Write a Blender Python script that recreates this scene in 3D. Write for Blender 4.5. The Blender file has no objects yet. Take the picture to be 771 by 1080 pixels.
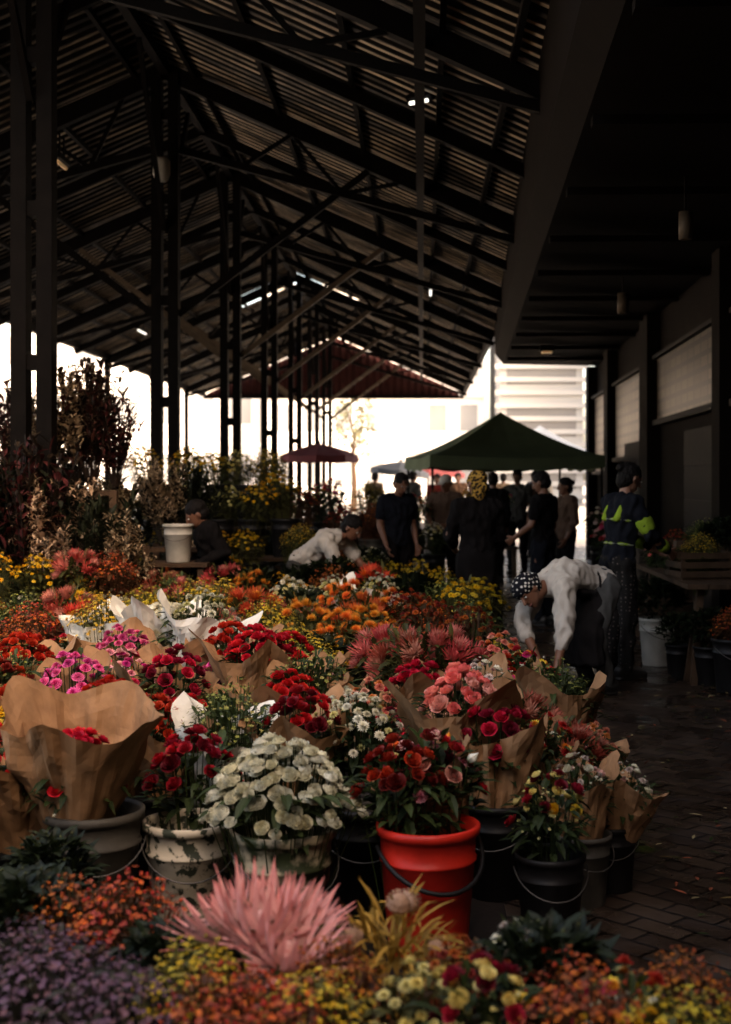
import bpy, bmesh, math, random
import numpy as np
from mathutils import Vector, Matrix, noise
random.seed(11)
rng = np.random.default_rng(11)
scene = bpy.context.scene
COL = scene.collection
CAMH = 1.55

# ------------------------------------------------------------------ helpers
def link(ob, parent=None):
    COL.objects.link(ob)
    if parent is not None:
        ob.parent = parent
    return ob

def empty(name, loc=(0, 0, 0), label=None, category=None, group=None):
    e = bpy.data.objects.new(name, None)
    e.empty_display_size = 0.1
    e.location = loc
    COL.objects.link(e)
    if label: e["label"] = label
    if category: e["category"] = category
    if group: e["group"] = group
    return e

def tag(ob, label=None, category=None, group=None, kind=None):
    if label: ob["label"] = label
    if category: ob["category"] = category
    if group: ob["group"] = group
    if kind: ob["kind"] = kind
    return ob

class Geo:
    def __init__(s): s.V = []; s.F = []; s.C = []; s.n = 0
    def add(s, V, F, C=None):
        V = np.asarray(V, float)
        if C is None: C = np.ones((len(V), 3))
        s.V.append(V); s.C.append(np.asarray(C, float))
        n = s.n
        s.F.extend([tuple(i + n for i in f) for f in F])
        s.n += len(V)
    def box(s, x0, x1, y0, y1, z0, z1):
        V = [(x0,y0,z0),(x1,y0,z0),(x1,y1,z0),(x0,y1,z0),(x0,y0,z1),(x1,y0,z1),(x1,y1,z1),(x0,y1,z1)]
        s.add(V, [(0,3,2,1),(4,5,6,7),(0,1,5,4),(1,2,6,5),(2,3,7,6),(3,0,4,7)])
    def beam(s, p, q, w, h, up=(0, 0, 1)):
        p = Vector(p); q = Vector(q); d = (q - p).normalized(); up = Vector(up)
        if abs(d.dot(up)) > .98: up = Vector((0, 1, 0))
        a = d.cross(up).normalized() * w / 2; b = a.cross(d).normalized() * h / 2
        V = [p-a-b, p+a-b, p+a+b, p-a+b, q-a-b, q+a-b, q+a+b, q-a+b]
        s.add([tuple(v) for v in V], [(0,1,2,3),(7,6,5,4),(0,4,5,1),(1,5,6,2),(2,6,7,3),(3,7,4,0)])
    def tube(s, pts, r, n=8):
        pts = [Vector(p) for p in pts]
        rr = r if isinstance(r, (list, tuple)) else [r] * len(pts)
        V = []; F = []
        for i, p in enumerate(pts):
            d = (pts[min(i+1, len(pts)-1)] - pts[max(i-1, 0)]).normalized()
            u = Vector((0, 0, 1)) if abs(d.z) < .9 else Vector((1, 0, 0))
            a = d.cross(u).normalized(); b = a.cross(d)
            for k in range(n):
                t = 2*math.pi*k/n
                V.append(tuple(p + (a*math.cos(t) + b*math.sin(t)) * rr[i]))
        for i in range(len(pts)-1):
            for k in range(n):
                F.append((i*n+k, i*n+(k+1) % n, (i+1)*n+(k+1) % n, (i+1)*n+k))
        F.append(tuple(range(n))[::-1]); F.append(tuple(range((len(pts)-1)*n, len(pts)*n)))
        s.add(V, F)
    def lathe(s, prof, n=28):
        V = []; F = []
        for r, z in prof:
            for k in range(n):
                t = 2*math.pi*k/n
                V.append((r*math.cos(t), r*math.sin(t), z))
        for i in range(len(prof)-1):
            for k in range(n):
                F.append((i*n+k, i*n+(k+1) % n, (i+1)*n+(k+1) % n, (i+1)*n+k))
        s.add(V, F)
    def mesh(s, name, mat, smooth=False):
        me = bpy.data.meshes.new(name)
        V = np.concatenate(s.V); C = np.concatenate(s.C)
        me.from_pydata(V.tolist(), [], s.F)
        a = me.color_attributes.new("Col", 'FLOAT_COLOR', 'POINT')
        a.data.foreach_set("color", np.hstack([C, np.ones((len(C), 1))]).ravel())
        if smooth: me.polygons.foreach_set("use_smooth", [True]*len(me.polygons))
        me.materials.append(mat); me.update()
        return me
    def obj(s, name, mat, parent=None, smooth=False, loc=None):
        ob = bpy.data.objects.new(name, s.mesh(name, mat, smooth)); link(ob, parent)
        if loc is not None: ob.location = loc
        return ob

# ------------------------------------------------------------------ materials
def new_mat(name):
    m = bpy.data.materials.new(name); m.use_nodes = True
    return m, m.node_tree.nodes, m.node_tree.links, m.node_tree.nodes["Principled BSDF"]

def mat(name, col, rough=.7, metal=0., nscale=8., var=.35, bump=.2, bscale=None, col2=None, detail=5, thr=None, spec=.5, bdist=.01):
    m, N, L, b = new_mat(name)
    tc = N.new("ShaderNodeTexCoord")
    nz = N.new("ShaderNodeTexNoise"); nz.inputs["Scale"].default_value = nscale; nz.inputs["Detail"].default_value = detail
    L.new(tc.outputs["Object"], nz.inputs["Vector"])
    rp = N.new("ShaderNodeValToRGB")
    c2 = col2 if col2 else tuple(c*(1-var) for c in col)
    lo, hi = thr if thr else (.3, .7)
    rp.color_ramp.elements[0].position = lo; rp.color_ramp.elements[1].position = hi
    rp.color_ramp.elements[0].color = (*c2, 1); rp.color_ramp.elements[1].color = (*col, 1)
    L.new(nz.outputs["Fac"], rp.inputs["Fac"]); L.new(rp.outputs["Color"], b.inputs["Base Color"])
    b.inputs["Roughness"].default_value = rough; b.inputs["Metallic"].default_value = metal
    b.inputs["Specular IOR Level"].default_value = spec
    if bump:
        n2 = N.new("ShaderNodeTexNoise"); n2.inputs["Scale"].default_value = bscale or nscale*4; n2.inputs["Detail"].default_value = 4
        L.new(tc.outputs["Object"], n2.inputs["Vector"])
        bp = N.new("ShaderNodeBump"); bp.inputs["Strength"].default_value = bump; bp.inputs["Distance"].default_value = bdist
        L.new(n2.outputs["Fac"], bp.inputs["Height"]); L.new(bp.outputs["Normal"], b.inputs["Normal"])
    return m

def plant_mat(name, trans, rough, spec=.3, vlo=.7, vhi=1.15):
    m, N, L, b = new_mat(name)
    at = N.new("ShaderNodeAttribute"); at.attribute_name = "Col"
    oi = N.new("ShaderNodeObjectInfo")
    mr = N.new("ShaderNodeMapRange"); mr.inputs["To Min"].default_value = vlo; mr.inputs["To Max"].default_value = vhi
    L.new(oi.outputs["Random"], mr.inputs["Value"])
    hs = N.new("ShaderNodeHueSaturation"); L.new(at.outputs["Color"], hs.inputs["Color"]); L.new(mr.outputs["Result"], hs.inputs["Value"])
    mh = N.new("ShaderNodeMapRange"); mh.inputs["To Min"].default_value = .513; mh.inputs["To Max"].default_value = .487
    L.new(oi.outputs["Random"], mh.inputs["Value"]); L.new(mh.outputs["Result"], hs.inputs["Hue"])
    L.new(hs.outputs["Color"], b.inputs["Base Color"])
    b.inputs["Roughness"].default_value = rough; b.inputs["Specular IOR Level"].default_value = spec
    tr = N.new("ShaderNodeBsdfTranslucent"); L.new(hs.outputs["Color"], tr.inputs["Color"])
    mx = N.new("ShaderNodeMixShader"); mx.inputs[0].default_value = trans
    out = N["Material Output"]
    L.new(b.outputs[0], mx.inputs[1]); L.new(tr.outputs[0], mx.inputs[2]); L.new(mx.outputs[0], out.inputs["Surface"])
    return m

def emit_mat(name, col, st):
    m, N, L, b = new_mat(name)
    b.inputs["Emission Color"].default_value = (*col, 1); b.inputs["Emission Strength"].default_value = st
    b.inputs["Base Color"].default_value = (*col, 1)
    return m

def roof_mat():
    # corrugated sheet: gleams of light painted in patches on the pans, shade in the ribs
    m, N, L, b = new_mat("roof_sheet_metal")
    at = N.new("ShaderNodeAttribute"); at.attribute_name = "Col"
    tc = N.new("ShaderNodeTexCoord"); mp = N.new("ShaderNodeMapping"); mp.inputs["Scale"].default_value = (1.0, 3.5, 1.0); L.new(tc.outputs["Object"], mp.inputs["Vector"])
    nz = N.new("ShaderNodeTexNoise"); nz.inputs["Scale"].default_value = .9; nz.inputs["Detail"].default_value = 8; nz.inputs["Roughness"].default_value = .7
    L.new(mp.outputs[0], nz.inputs["Vector"])
    rp = N.new("ShaderNodeValToRGB"); rp.color_ramp.elements[0].position = .43; rp.color_ramp.elements[0].color = (.03, .03, .03, 1); rp.color_ramp.elements[1].position = .62; rp.color_ramp.elements[1].color = (1, 1, 1, 1)
    L.new(nz.outputs["Fac"], rp.inputs["Fac"])
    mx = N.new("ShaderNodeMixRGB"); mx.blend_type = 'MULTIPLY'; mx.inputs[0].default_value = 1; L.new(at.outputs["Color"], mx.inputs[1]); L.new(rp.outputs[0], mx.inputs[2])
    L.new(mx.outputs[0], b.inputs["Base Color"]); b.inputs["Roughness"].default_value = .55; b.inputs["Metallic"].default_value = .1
    b.inputs["Specular IOR Level"].default_value = .10
    return m

M_petal = plant_mat("petal", .22, .6, .25, .78, 1.15)
M_leaf = plant_mat("leaf", .18, .55, .2)
M_kraft = mat("kraft_paper", (.35, .19, .09), .8, 0, 14, .35, .4, 40, bdist=.004, spec=.2)
M_wpaper = mat("white_paper", (.80, .76, .66), .75, 0, 10, .2, .3, 30, bdist=.004, spec=.2)
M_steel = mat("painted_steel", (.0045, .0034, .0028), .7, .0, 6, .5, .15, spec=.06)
M_galv = roof_mat()
M_tin = mat("dull_tin", (.10, .075, .05), .6, .2, 6, .4, .1, spec=.2)
M_redsheet = mat("red_sheet_metal", (.030, .007, .006), .7, 0, 3, .4, .1, spec=.1)
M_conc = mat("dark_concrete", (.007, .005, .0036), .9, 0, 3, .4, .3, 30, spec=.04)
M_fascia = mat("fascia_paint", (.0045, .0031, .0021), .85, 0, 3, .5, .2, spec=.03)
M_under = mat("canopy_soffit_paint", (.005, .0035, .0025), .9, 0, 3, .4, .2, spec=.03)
M_pale = mat("pale_facade", (.84, .80, .75), .8, 0, .2, .1, 0)
M_greyf = mat("grey_facade", (.40, .40, .39), .8, 0, .2, .1, 0)
M_win = mat("facade_window", (.30, .30, .30), .25, 0, .5, .2, 0)
M_gwin = mat("shaded_facade_window", (.16, .16, .165), .25, 0, .5, .2, 0)
M_wood = mat("old_wood", (.075, .043, .023), .8, 0, 9, .5, .3, spec=.2)
M_dark = mat("dark_plastic", (.010, .009, .009), .5, 0, 12, .4, .1, spec=.22)
M_grey = mat("grey_plastic", (.085, .076, .062), .6, 0, 9, .55, .2, spec=.25, detail=8)
M_worn = mat("worn_bucket_paint", (.50, .43, .32), .6, 0, 30, .3, .35, 26, col2=(.035, .04, .025), thr=(.43, .49), detail=10, spec=.25)
M_worn2 = mat("stained_bucket_plastic", (.40, .34, .23), .55, 0, 18, .3, .3, 22, col2=(.032, .042, .018), thr=(.44, .56), detail=10, spec=.25)
M_red = mat("red_plastic", (.60, .024, .012), .45, 0, 9, .45, .12, spec=.3, detail=9)
M_white = mat("white_plastic", (.5, .47, .4), .5, 0, 8, .3, .1, spec=.3)
M_wire = mat("bucket_wire", (.10, .09, .08), .5, .6, 20, .3, 0)
M_green = mat("green_canvas", (.105, .135, .075), .85, 0, 2, .3, .2, 10, spec=.15)
M_maroon = mat("maroon_canvas", (.15, .022, .025), .8, 0, 2, .3, .2)
M_blue = mat("bluegrey_canvas", (.12, .14, .17), .8, 0, 2, .3, .2)
M_tube = emit_mat("lamp_tube_glow", (1, .95, .85), 2.0)
M_dim = emit_mat("dim_lamp_glow", (1, .6, .25), .12)

def paving_mat():
    m, N, L, b = new_mat("dark_brick_paving")
    tc = N.new("ShaderNodeTexCoord"); mp = N.new("ShaderNodeMapping"); L.new(tc.outputs["Object"], mp.inputs["Vector"])
    mp.inputs["Rotation"].default_value = (0, 0, math.radians(45))
    br = N.new("ShaderNodeTexBrick"); br.inputs["Scale"].default_value = 1; br.inputs["Brick Width"].default_value = .22
    br.inputs["Row Height"].default_value = .11; br.inputs["Mortar Size"].default_value = .008
    br.inputs["Color1"].default_value = (.075, .048, .031, 1); br.inputs["Color2"].default_value = (.036, .022, .015, 1)
    br.inputs["Mortar"].default_value = (.006, .004, .003, 1); br.inputs["Mortar Smooth"].default_value = .3
    L.new(mp.outputs[0], br.inputs["Vector"])
    nz = N.new("ShaderNodeTexNoise"); nz.inputs["Scale"].default_value = 3; nz.inputs["Detail"].default_value = 6
    L.new(tc.outputs["Object"], nz.inputs["Vector"])
    mx = N.new("ShaderNodeMixRGB"); mx.blend_type = 'MULTIPLY'; mx.inputs[0].default_value = .7
    L.new(br.outputs["Color"], mx.inputs[1]); L.new(nz.outputs["Fac"], mx.inputs[2]); L.new(mx.outputs[0], b.inputs["Base Color"])
    mr = N.new("ShaderNodeMapRange"); mr.inputs["From Min"].default_value = .38; mr.inputs["From Max"].default_value = .62
    mr.inputs["To Min"].default_value = .10; mr.inputs["To Max"].default_value = .5
    L.new(nz.outputs["Fac"], mr.inputs["Value"]); L.new(mr.outputs[0], b.inputs["Roughness"])
    iv = N.new("ShaderNodeMath"); iv.operation = 'SUBTRACT'; iv.inputs[0].default_value = 1; L.new(br.outputs["Fac"], iv.inputs[1])
    ad = N.new("ShaderNodeMath"); ad.operation = 'MULTIPLY_ADD'; L.new(nz.outputs["Fac"], ad.inputs[0]); ad.inputs[1].default_value = .8; L.new(iv.outputs[0], ad.inputs[2])
    bp = N.new("ShaderNodeBump"); bp.inputs["Strength"].default_value = .8; bp.inputs["Distance"].default_value = .014
    L.new(ad.outputs[0], bp.inputs["Height"]); L.new(bp.outputs[0], b.inputs["Normal"])
    return m
M_pave = paving_mat()
M_floor = mat("market_floor", (.020, .014, .011), .8, 0, 2, .5, .3, 30, spec=.15)
M_ground = mat("concrete_ground", (.42, .38, .33), .8, 0, .8, .25, .2, 8)

def dots_mat(name, base, dot, scale, thr, rnd=.35):
    m, N, L, b = new_mat(name)
    tc = N.new("ShaderNodeTexCoord"); vo = N.new("ShaderNodeTexVoronoi"); vo.inputs["Scale"].default_value = scale; vo.inputs["Randomness"].default_value = rnd
    L.new(tc.outputs["Object"], vo.inputs["Vector"])
    rp = N.new("ShaderNodeValToRGB"); rp.color_ramp.interpolation = 'CONSTANT'
    rp.color_ramp.elements[0].color = (*dot, 1); rp.color_ramp.elements[1].color = (*base, 1); rp.color_ramp.elements[1].position = thr
    L.new(vo.outputs["Distance"], rp.inputs["Fac"]); L.new(rp.outputs[0], b.inputs["Base Color"]); b.inputs["Roughness"].default_value = .85
    b.inputs["Specular IOR Level"].default_value = .1
    return m
M_dots = dots_mat("polka_dot_cloth", (.008, .008, .011), (.7, .66, .58), 36, .30)
M_leop = dots_mat("spotted_yellow_cloth", (.36, .21, .04), (.02, .014, .008), 40, .50, .8)

# ------------------------------------------------------------------ world + light
w = bpy.data.worlds.new("World"); scene.world = w; w.use_nodes = True
N = w.node_tree.nodes; L = w.node_tree.links
sky = N.new("ShaderNodeTexSky"); sky.sky_type = 'NISHITA'; sky.sun_disc = False
S = Vector((.55, -.62, .72)).normalized()
sky.sun_elevation = math.asin(S.z); sky.sun_rotation = math.atan2(S.x, S.y)
sky.air_density = .8; sky.dust_density = 5; sky.ozone_density = .3
mixc = N.new("ShaderNodeMixRGB"); mixc.blend_type = 'MULTIPLY'; mixc.inputs[0].default_value = 1; mixc.inputs[2].default_value = (1, .83, .65, 1)
L.new(sky.outputs[0], mixc.inputs[1]); L.new(mixc.outputs[0], N["Background"].inputs["Color"])
N["Background"].inputs["Strength"].default_value = 1.28
sl = bpy.data.lights.new("sun_light", 'SUN'); sl.energy = 5; sl.angle = math.radians(.6); sl.color = (1, .93, .82)
so = bpy.data.objects.new("sun_light", sl); COL.objects.link(so); so.rotation_euler = S.to_track_quat('Z', 'Y').to_euler()

# ------------------------------------------------------------------ camera
cd = bpy.data.cameras.new("camera"); co = bpy.data.objects.new("camera", cd); COL.objects.link(co)
cd.sensor_fit = 'VERTICAL'; cd.sensor_height = 36; cd.lens = 1400*36/1080
co.location = (0, 0, CAMH); co.rotation_euler = (math.pi/2, 0, 0)
cd.shift_x = -59.5/1080; cd.shift_y = -35/1080; cd.clip_end = 2000
cd.dof.use_dof = True; cd.dof.focus_distance = 6.2; cd.dof.aperture_fstop = 2.8
scene.camera = co
scene.view_settings.view_transform = 'Standard'
try: scene.view_settings.look = 'None'
except Exception: pass

def spot(u, v, z):   # ground position from image pixels of a thing whose middle stands at height z
    Y = (CAMH - z)*1400/(v-505)
    return ((u-445)*Y/1400, Y)

# ------------------------------------------------------------------ setting: ground
g = Geo(); g.add([(-600,-300,0),(600,-300,0),(600,900,0),(-600,900,0)], [(0,1,2,3)]); tag(g.obj("ground", M_ground), kind="structure")
g = Geo(); g.add([(-8.2,-8,.004),(.3,-8,.004),(.3,47,.004),(-8.2,47,.004)], [(0,1,2,3)]); tag(g.obj("market_floor", M_floor), kind="structure")
g = Geo(); g.add([(.3,-8,.008),(3.4,-8,.008),(4.2,30,.008),(.3,30,.008)], [(0,1,2,3)]); tag(g.obj("pavement", M_pave), kind="structure")

# ------------------------------------------------------------------ market hall
RX, RZ, SL = -3.04, 6.5, .443
TY = [10.4 + 5.35*i for i in range(7)]
hall = empty("market_hall", (RX, 28, 0), "open sided market hall with corrugated gable roof on black posts", "market hall")
HP = Vector((RX, 28, 0))
def hobj(g, name, m, smooth=False): 
    ob = g.obj(name, m, hall, smooth); ob.location = -HP; return ob
def wmax(side, y): return 4.6 if side < 0 else ((.575+.032*y+3.04+.06) if y < 26.44 else 4.5)
def rz(wd): return RZ - SL*wd
def sheet(y0, y1, side, wa, wb=None, name="roof_sheet"):
    P = .21; ys = []; y = y0
    k_ = .72 if side > 0 else .42  # gleam painted stronger on the right slope
    prof = [(0, 0, .005), (.012, 0, k_), (.058, 0, k_), (.070, 0, .005), (.095, .05, .005), (.155, .05, .015), (.185, 0, .005)]  # light on the pans and shade in the ribs put into the vertex colour
    V = []; F = []; C = []
    while y < y1:
        for dy, dz, c in prof:
            if y+dy < y1: ys.append((y+dy, dz, c))
        y += P
    ys.append((y1, 0, .005))
    nw = 7
    for i, (yy, dz, c) in enumerate(ys):
        wb_ = wmax(side, min(yy, y1-.01))
        for j in range(nw):
            wd = wa + (wb_-wa)*j/(nw-1)
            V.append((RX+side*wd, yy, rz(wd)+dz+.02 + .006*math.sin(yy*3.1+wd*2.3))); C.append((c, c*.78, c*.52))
    for i in range(len(ys)-1):
        for j in range(nw-1):
            a = i*nw+j; F.append((a, a+1, a+nw+1, a+nw))
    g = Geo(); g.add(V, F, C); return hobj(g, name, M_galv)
edges = [7.6, 10.4, 15.75, 21.1, 26.45, 31.9, 33.6, 38.0, 42.5, 46.2]
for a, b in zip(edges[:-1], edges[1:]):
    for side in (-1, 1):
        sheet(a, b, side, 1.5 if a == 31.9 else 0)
for ti, ty in enumerate(TY):
    g = Geo()
    for dx in (-.1, .1):
        g.box(RX+dx-.06, RX+dx+.06, ty-.08, ty+.08, 0, rz(0)-.1)
    for zz in (1.2, 2.4, 3.6, 4.8, 5.8):
        g.box(RX-.04, RX+.04, ty-.06, ty+.06, zz, zz+.12)
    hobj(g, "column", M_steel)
    for side in (-1, 1):
        wm = wmax(side, ty+.1)-.02
        g = Geo(); g.beam((RX+side*.02, ty, rz(0)-.13), (RX+side*wm, ty, rz(wm)-.13), .12, .2); hobj(g, "rafter", M_steel)
        g = Geo(); g.beam((RX+side*.17, ty, 5.45), (RX+side*wm, ty, rz(wm)-.28), .07, .09)
        for wa, wb in ((.9, .5), (.9, 1.5), (2.1, 1.5), (2.1, 2.8)):
            def lo(x): 
                t = (x-.17)/(wm-.17); return 5.45 + t*(rz(wm)-.28-5.45)
            g.beam((RX+side*wa, ty, lo(wa)), (RX+side*wb, ty, rz(wb)-.2), .04, .05)
        hobj(g, "truss_chord", M_steel)
        if ti:
            g = Geo(); g.beam((RX+side*.15, ty+.02, 3.5), (RX+side*2.4, ty+.02, rz(2.4)-.24), .06, .08); hobj(g, "brace", M_tin if ti > 1 else M_steel)
        if ti < 6:
            wm2 = wmax(side, ty+2.6)-.02
            g = Geo(); g.beam((RX+side*.02, ty+2.67, rz(0)-.13), (RX+side*wm2, ty+2.67, rz(wm2)-.13), .08, .13); hobj(g, "rafter", M_steel)
    g = Geo()
    for s2 in (-1, 1): g.beam((RX, ty+s2*.09, 4.5), (RX, ty+s2*1.5, rz(0)-.22), .05, .07)
    hobj(g, "knee_brace", M_steel)
    if ty > 20:
        g = Geo(); g.box(-7.6, -7.48, ty-.06, ty+.06, 0, 4.45); hobj(g, "edge_column", M_steel)
for side in (-1, 1):
    for wd in (.35, 1.35, 2.35, 3.2, 3.75):
        g = Geo(); g.beam((RX+side*wd, 7.7, rz(wd)-.03), (RX+side*wd, 46.1, rz(wd)-.03), .05, .07); hobj(g, "purlin", M_steel)
g = Geo(); g.beam((RX+3.02, 7.7, rz(3.02)-.22), (RX+3.02, 46, rz(3.02)-.22), .09, .07); hobj(g, "cable_tray", M_steel)
g = Geo(); g.beam((-7.55, 7.7, 4.5), (-7.55, 46, 4.5), .12, .2); hobj(g, "eave_beam", M_steel)
g = Geo(); g.beam((1.38, 27, rz(4.5)-.1), (1.38, 46, rz(4.5)-.1), .1, .18); hobj(g, "eave_beam", M_steel)
g = Geo(); g.beam((RX, 7.7, RZ-.1), (RX, 31.8, RZ-.1), .1, .14); hobj(g, "ridge_beam", M_steel)
g = Geo(); g.beam((RX, 33.7, RZ-.1), (RX, 46, RZ-.1), .1, .14); hobj(g, "ridge_beam", M_steel)
V = []; F = []; x = -7.6; n = 0
while x <= 1.4:
    zt = rz(abs(x-RX)); V += [(x, 46.3+(.05 if n % 2 else 0), 4.42), (x, 46.3+(.05 if n % 2 else 0), zt)]; x += .12; n += 1
for i in range(n-1): F.append((2*i, 2*i+2, 2*i+3, 2*i+1))
g = Geo(); g.add(V, F); hobj(g, "gable_cladding", M_redsheet)
g = Geo(); g.beam((-7.6, 46.2, 4.4), (1.4, 46.2, 4.4), .1, .12); hobj(g, "tie_beam", M_steel)
def tube_lamp(x, y, z, l, m, lab):
    e = empty("tube_lamp", (x, y, z), lab, "lamp", "tube lamps under the hall roof")
    g = Geo(); g.box(-.04, .04, -l/2-.04, l/2+.04, .03, .08); g.box(-.008, .008, -l/4-.01, -l/4+.01, .08, .3); g.box(-.008, .008, l/4-.01, l/4+.01, .08, .3); g.obj("lamp_housing", M_steel, e)
    g = Geo(); g.tube([(0, -l/2, 0), (0, l/2, 0)], .018); g.obj("lamp_tube", m, e)
    return e
e_ = tube_lamp(-.03, 12.5, 5.10, .2, M_tube, "lit fluorescent tube lamp hanging under the roof"); e_.rotation_euler = (0, .5, 1.0)
tube_lamp(.15, 23.2, 4.8, .6, M_tube, "lit fluorescent tube lamp hanging under the roof")
tube_lamp(-6.2, 29.4, 4.8, .8, M_tube, "lit fluorescent tube lamp hanging under the roof")
tube_lamp(-3.5, 12.9, 4.6, .3, M_dim, "dim tube lamp beside a steel post")
e = empty("bulkhead_lamp", (RX, 15.5, 5.16), "grey cylindrical lamp fixed on a steel post", "lamp")
g = Geo(); g.lathe([(0, -.14), (.07, -.13), (.1, -.05), (.1, .1), (.06, .14), (0, .14)], 16); g.obj("lamp_shade", M_white, e, True)
g = Geo(); g.box(-.02, .02, -.02, .02, .14, .4); g.obj("lamp_bracket", M_steel, e)

# ------------------------------------------------------------------ side building with canopy
bld = empty("side_building", (2.48, 0, 0), "dark tiled building with deep concrete canopy over the pavement", "building")
bld.rotation_euler = (0, 0, -math.atan(.032))
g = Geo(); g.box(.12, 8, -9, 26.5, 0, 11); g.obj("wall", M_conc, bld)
for y0, y1 in ((2, 2.5), (7.4, 7.9), (12.6, 13.0), (17.6, 18.4), (22.5, 23.1), (26.0, 26.5)):
    g = Geo(); g.box(-.06, .118, y0, y1, 0, 3.75); g.obj("pilaster", M_conc, bld)
g = Geo()
pr = [(-1.9, 4.78), (-1.88, 4.0), (-1.72, 3.80), (.115, 3.76), (.115, 4.9)]
V = []
for yy in (1.0, 26.0):
    for x, z in pr: V.append((x, yy, z))
g.add(V, [(0, 1, 2, 3, 4), (9, 8, 7, 6, 5)] + [(i, i+5, (i+1) % 5+5, (i+1) % 5) for i in range(5)])
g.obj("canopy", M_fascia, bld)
for yy in np.arange(2, 26, 2.0):
    g = Geo(); g.box(-1.7, .1, yy, yy+.12, 3.70, 3.759); g.obj("canopy_rib", M_under, bld)
def tile_mat():
    m, N, L, b = new_mat("window_tiles")
    tc = N.new("ShaderNodeTexCoord")
    sp = N.new("ShaderNodeSeparateXYZ"); cb = N.new("ShaderNodeCombineXYZ"); L.new(tc.outputs["Object"], sp.inputs[0])
    L.new(sp.outputs["Y"], cb.inputs["X"]); L.new(sp.outputs["Z"], cb.inputs["Y"])
    br = N.new("ShaderNodeTexBrick"); br.offset = 0; br.inputs["Scale"].default_value = 1; br.inputs["Brick Width"].default_value = .42; br.inputs["Row Height"].default_value = .16
    br.inputs["Mortar Size"].default_value = .03; br.inputs["Mortar Smooth"].default_value = .1; br.inputs["Color1"].default_value = (.060, .043, .028, 1); br.inputs["Color2"].default_value = (.026, .019, .013, 1); br.inputs["Mortar"].default_value = (.002, .0015, .001, 1)
    L.new(cb.outputs[0], br.inputs["Vector"]); L.new(br.outputs["Color"], b.inputs["Base Color"]); b.inputs["Roughness"].default_value = .4
    b.inputs["Specular IOR Level"].default_value = .06
    return m
M_tile = tile_mat()
for y0, y1, z0, z1 in ((8.2, 12.4, 2.3, 3.1), (13.1, 17.5, 2.32, 3.12), (18.6, 22.3, 1.9, 3.1), (23.2, 25.9, 1.7, 3.1)):
    g = Geo(); g.box(.06, .119, y0, y1, z0, z1); wn = g.obj("window", M_tile, bld)
    g = Geo(); g.box(.0, .118, y0-.05, y1+.05, z0-.07, z0-.002); g.obj("sill", M_steel, wn)
    g = Geo(); g.box(.0, .118, y0-.05, y1+.05, z1+.002, z1+.05); g.obj("lintel", M_steel, wn)
for y0, y1 in ((13.3, 15.3), (19.0, 21.0)):
    g = Geo(); g.box(.05, .119, y0, y1, .01, 2.1)
    for k in range(6): g.box(.03, .05, y0+.1, y1-.1, .2+k*.3, .42+k*.3)
    g.obj("door", M_steel, bld)
for (u, v, z, r, h) in ((657, 320, 3.45, .06, .22), (723, 238, 3.4, .05, .2)):
    Y = (z-CAMH)*1400/(505-v); X = (u-445)*Y/1400
    e = empty("pendant_lamp", (X, Y, z), "small dark cylinder lamp hanging under the canopy", "lamp", "lamps under the canopy")
    g = Geo(); g.lathe([(0, h/2), (r, h/2), (r, -h/2), (r*.8, -h/2), (0, -h/2+.03)], 14); g.obj("lamp_shade", M_tin, e, True)
    g = Geo(); g.box(-.008, .008, -.008, .008, h/2, 3.76-z); g.obj("lamp_rod", M_steel, e)
e = empty("box_lamp", (2.07, 22, 3.66), "small dim square lamp fixed under the canopy", "lamp")
g = Geo(); g.box(-.12, .12, -.12, .12, 0, .1); g.obj("lamp_housing", M_steel, e)
g = Geo(); g.box(-.08, .08, -.125, .08, -.03, -.002); g.obj("lamp_lens", M_dim, e)

# ------------------------------------------------------------------ background buildings
def facade(x, y, wd, dp, h, floors, bays, lab, horiz=False, rot=0, m=None):
    e = empty("city_building", (x, y, 0), lab, "building"); e.rotation_euler = (0, 0, rot)
    m = m or M_pale
    g = Geo(); g.box(-wd/2, wd/2, 0, dp, 0, h); g.obj("wall", m, e)
    fh = h/floors
    for i in range(floors):
        if horiz:
            g = Geo(); g.box(-wd/2+.4, wd/2-.4, -.008, .3, i*fh+fh*.3, i*fh+fh*.85); g.obj("window", M_gwin, e)
            for q in range(4):
                z = i*fh+fh*(.10+.25*q); g = Geo(); g.box(-wd/2-.3, wd/2+.3, -.25, -.01, z, z+fh*.09); g.obj("sun_louvre", m, e)
        else:
            for k in range(bays):
                bw = wd/bays; x0 = -wd/2+k*bw+bw*.22
                g = Geo(); g.box(x0, x0+bw*.56, -.03, .1, i*fh+fh*.32, i*fh+fh*.8); g.obj("window", M_win if m is M_pale else M_steel, e)
            g = Geo(); g.box(-wd/2-.15, wd/2+.15, -.25, -.035, i*fh+fh*.93, i*fh+fh*.99); g.obj("cornice", m, e)
    return e
facade(-3, 85, 14, 12, 14, 4, 7, "pale sunlit city building with rows of windows")
facade(7.2, 80, 5.0, 12, 22, 7, 3, "pale grey tower with horizontal louvres on its front", True, m=M_greyf)
facade(14, 70, 7, 10, 16, 5, 3, "pale sunlit city building with rows of windows")
facade(-24, 90, 26, 12, 12, 3, 10, "long pale sunlit building with rows of windows")
facade(-46, 60, 14, 12, 12, 3, 6, "pale sunlit city building with rows of windows")
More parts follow.
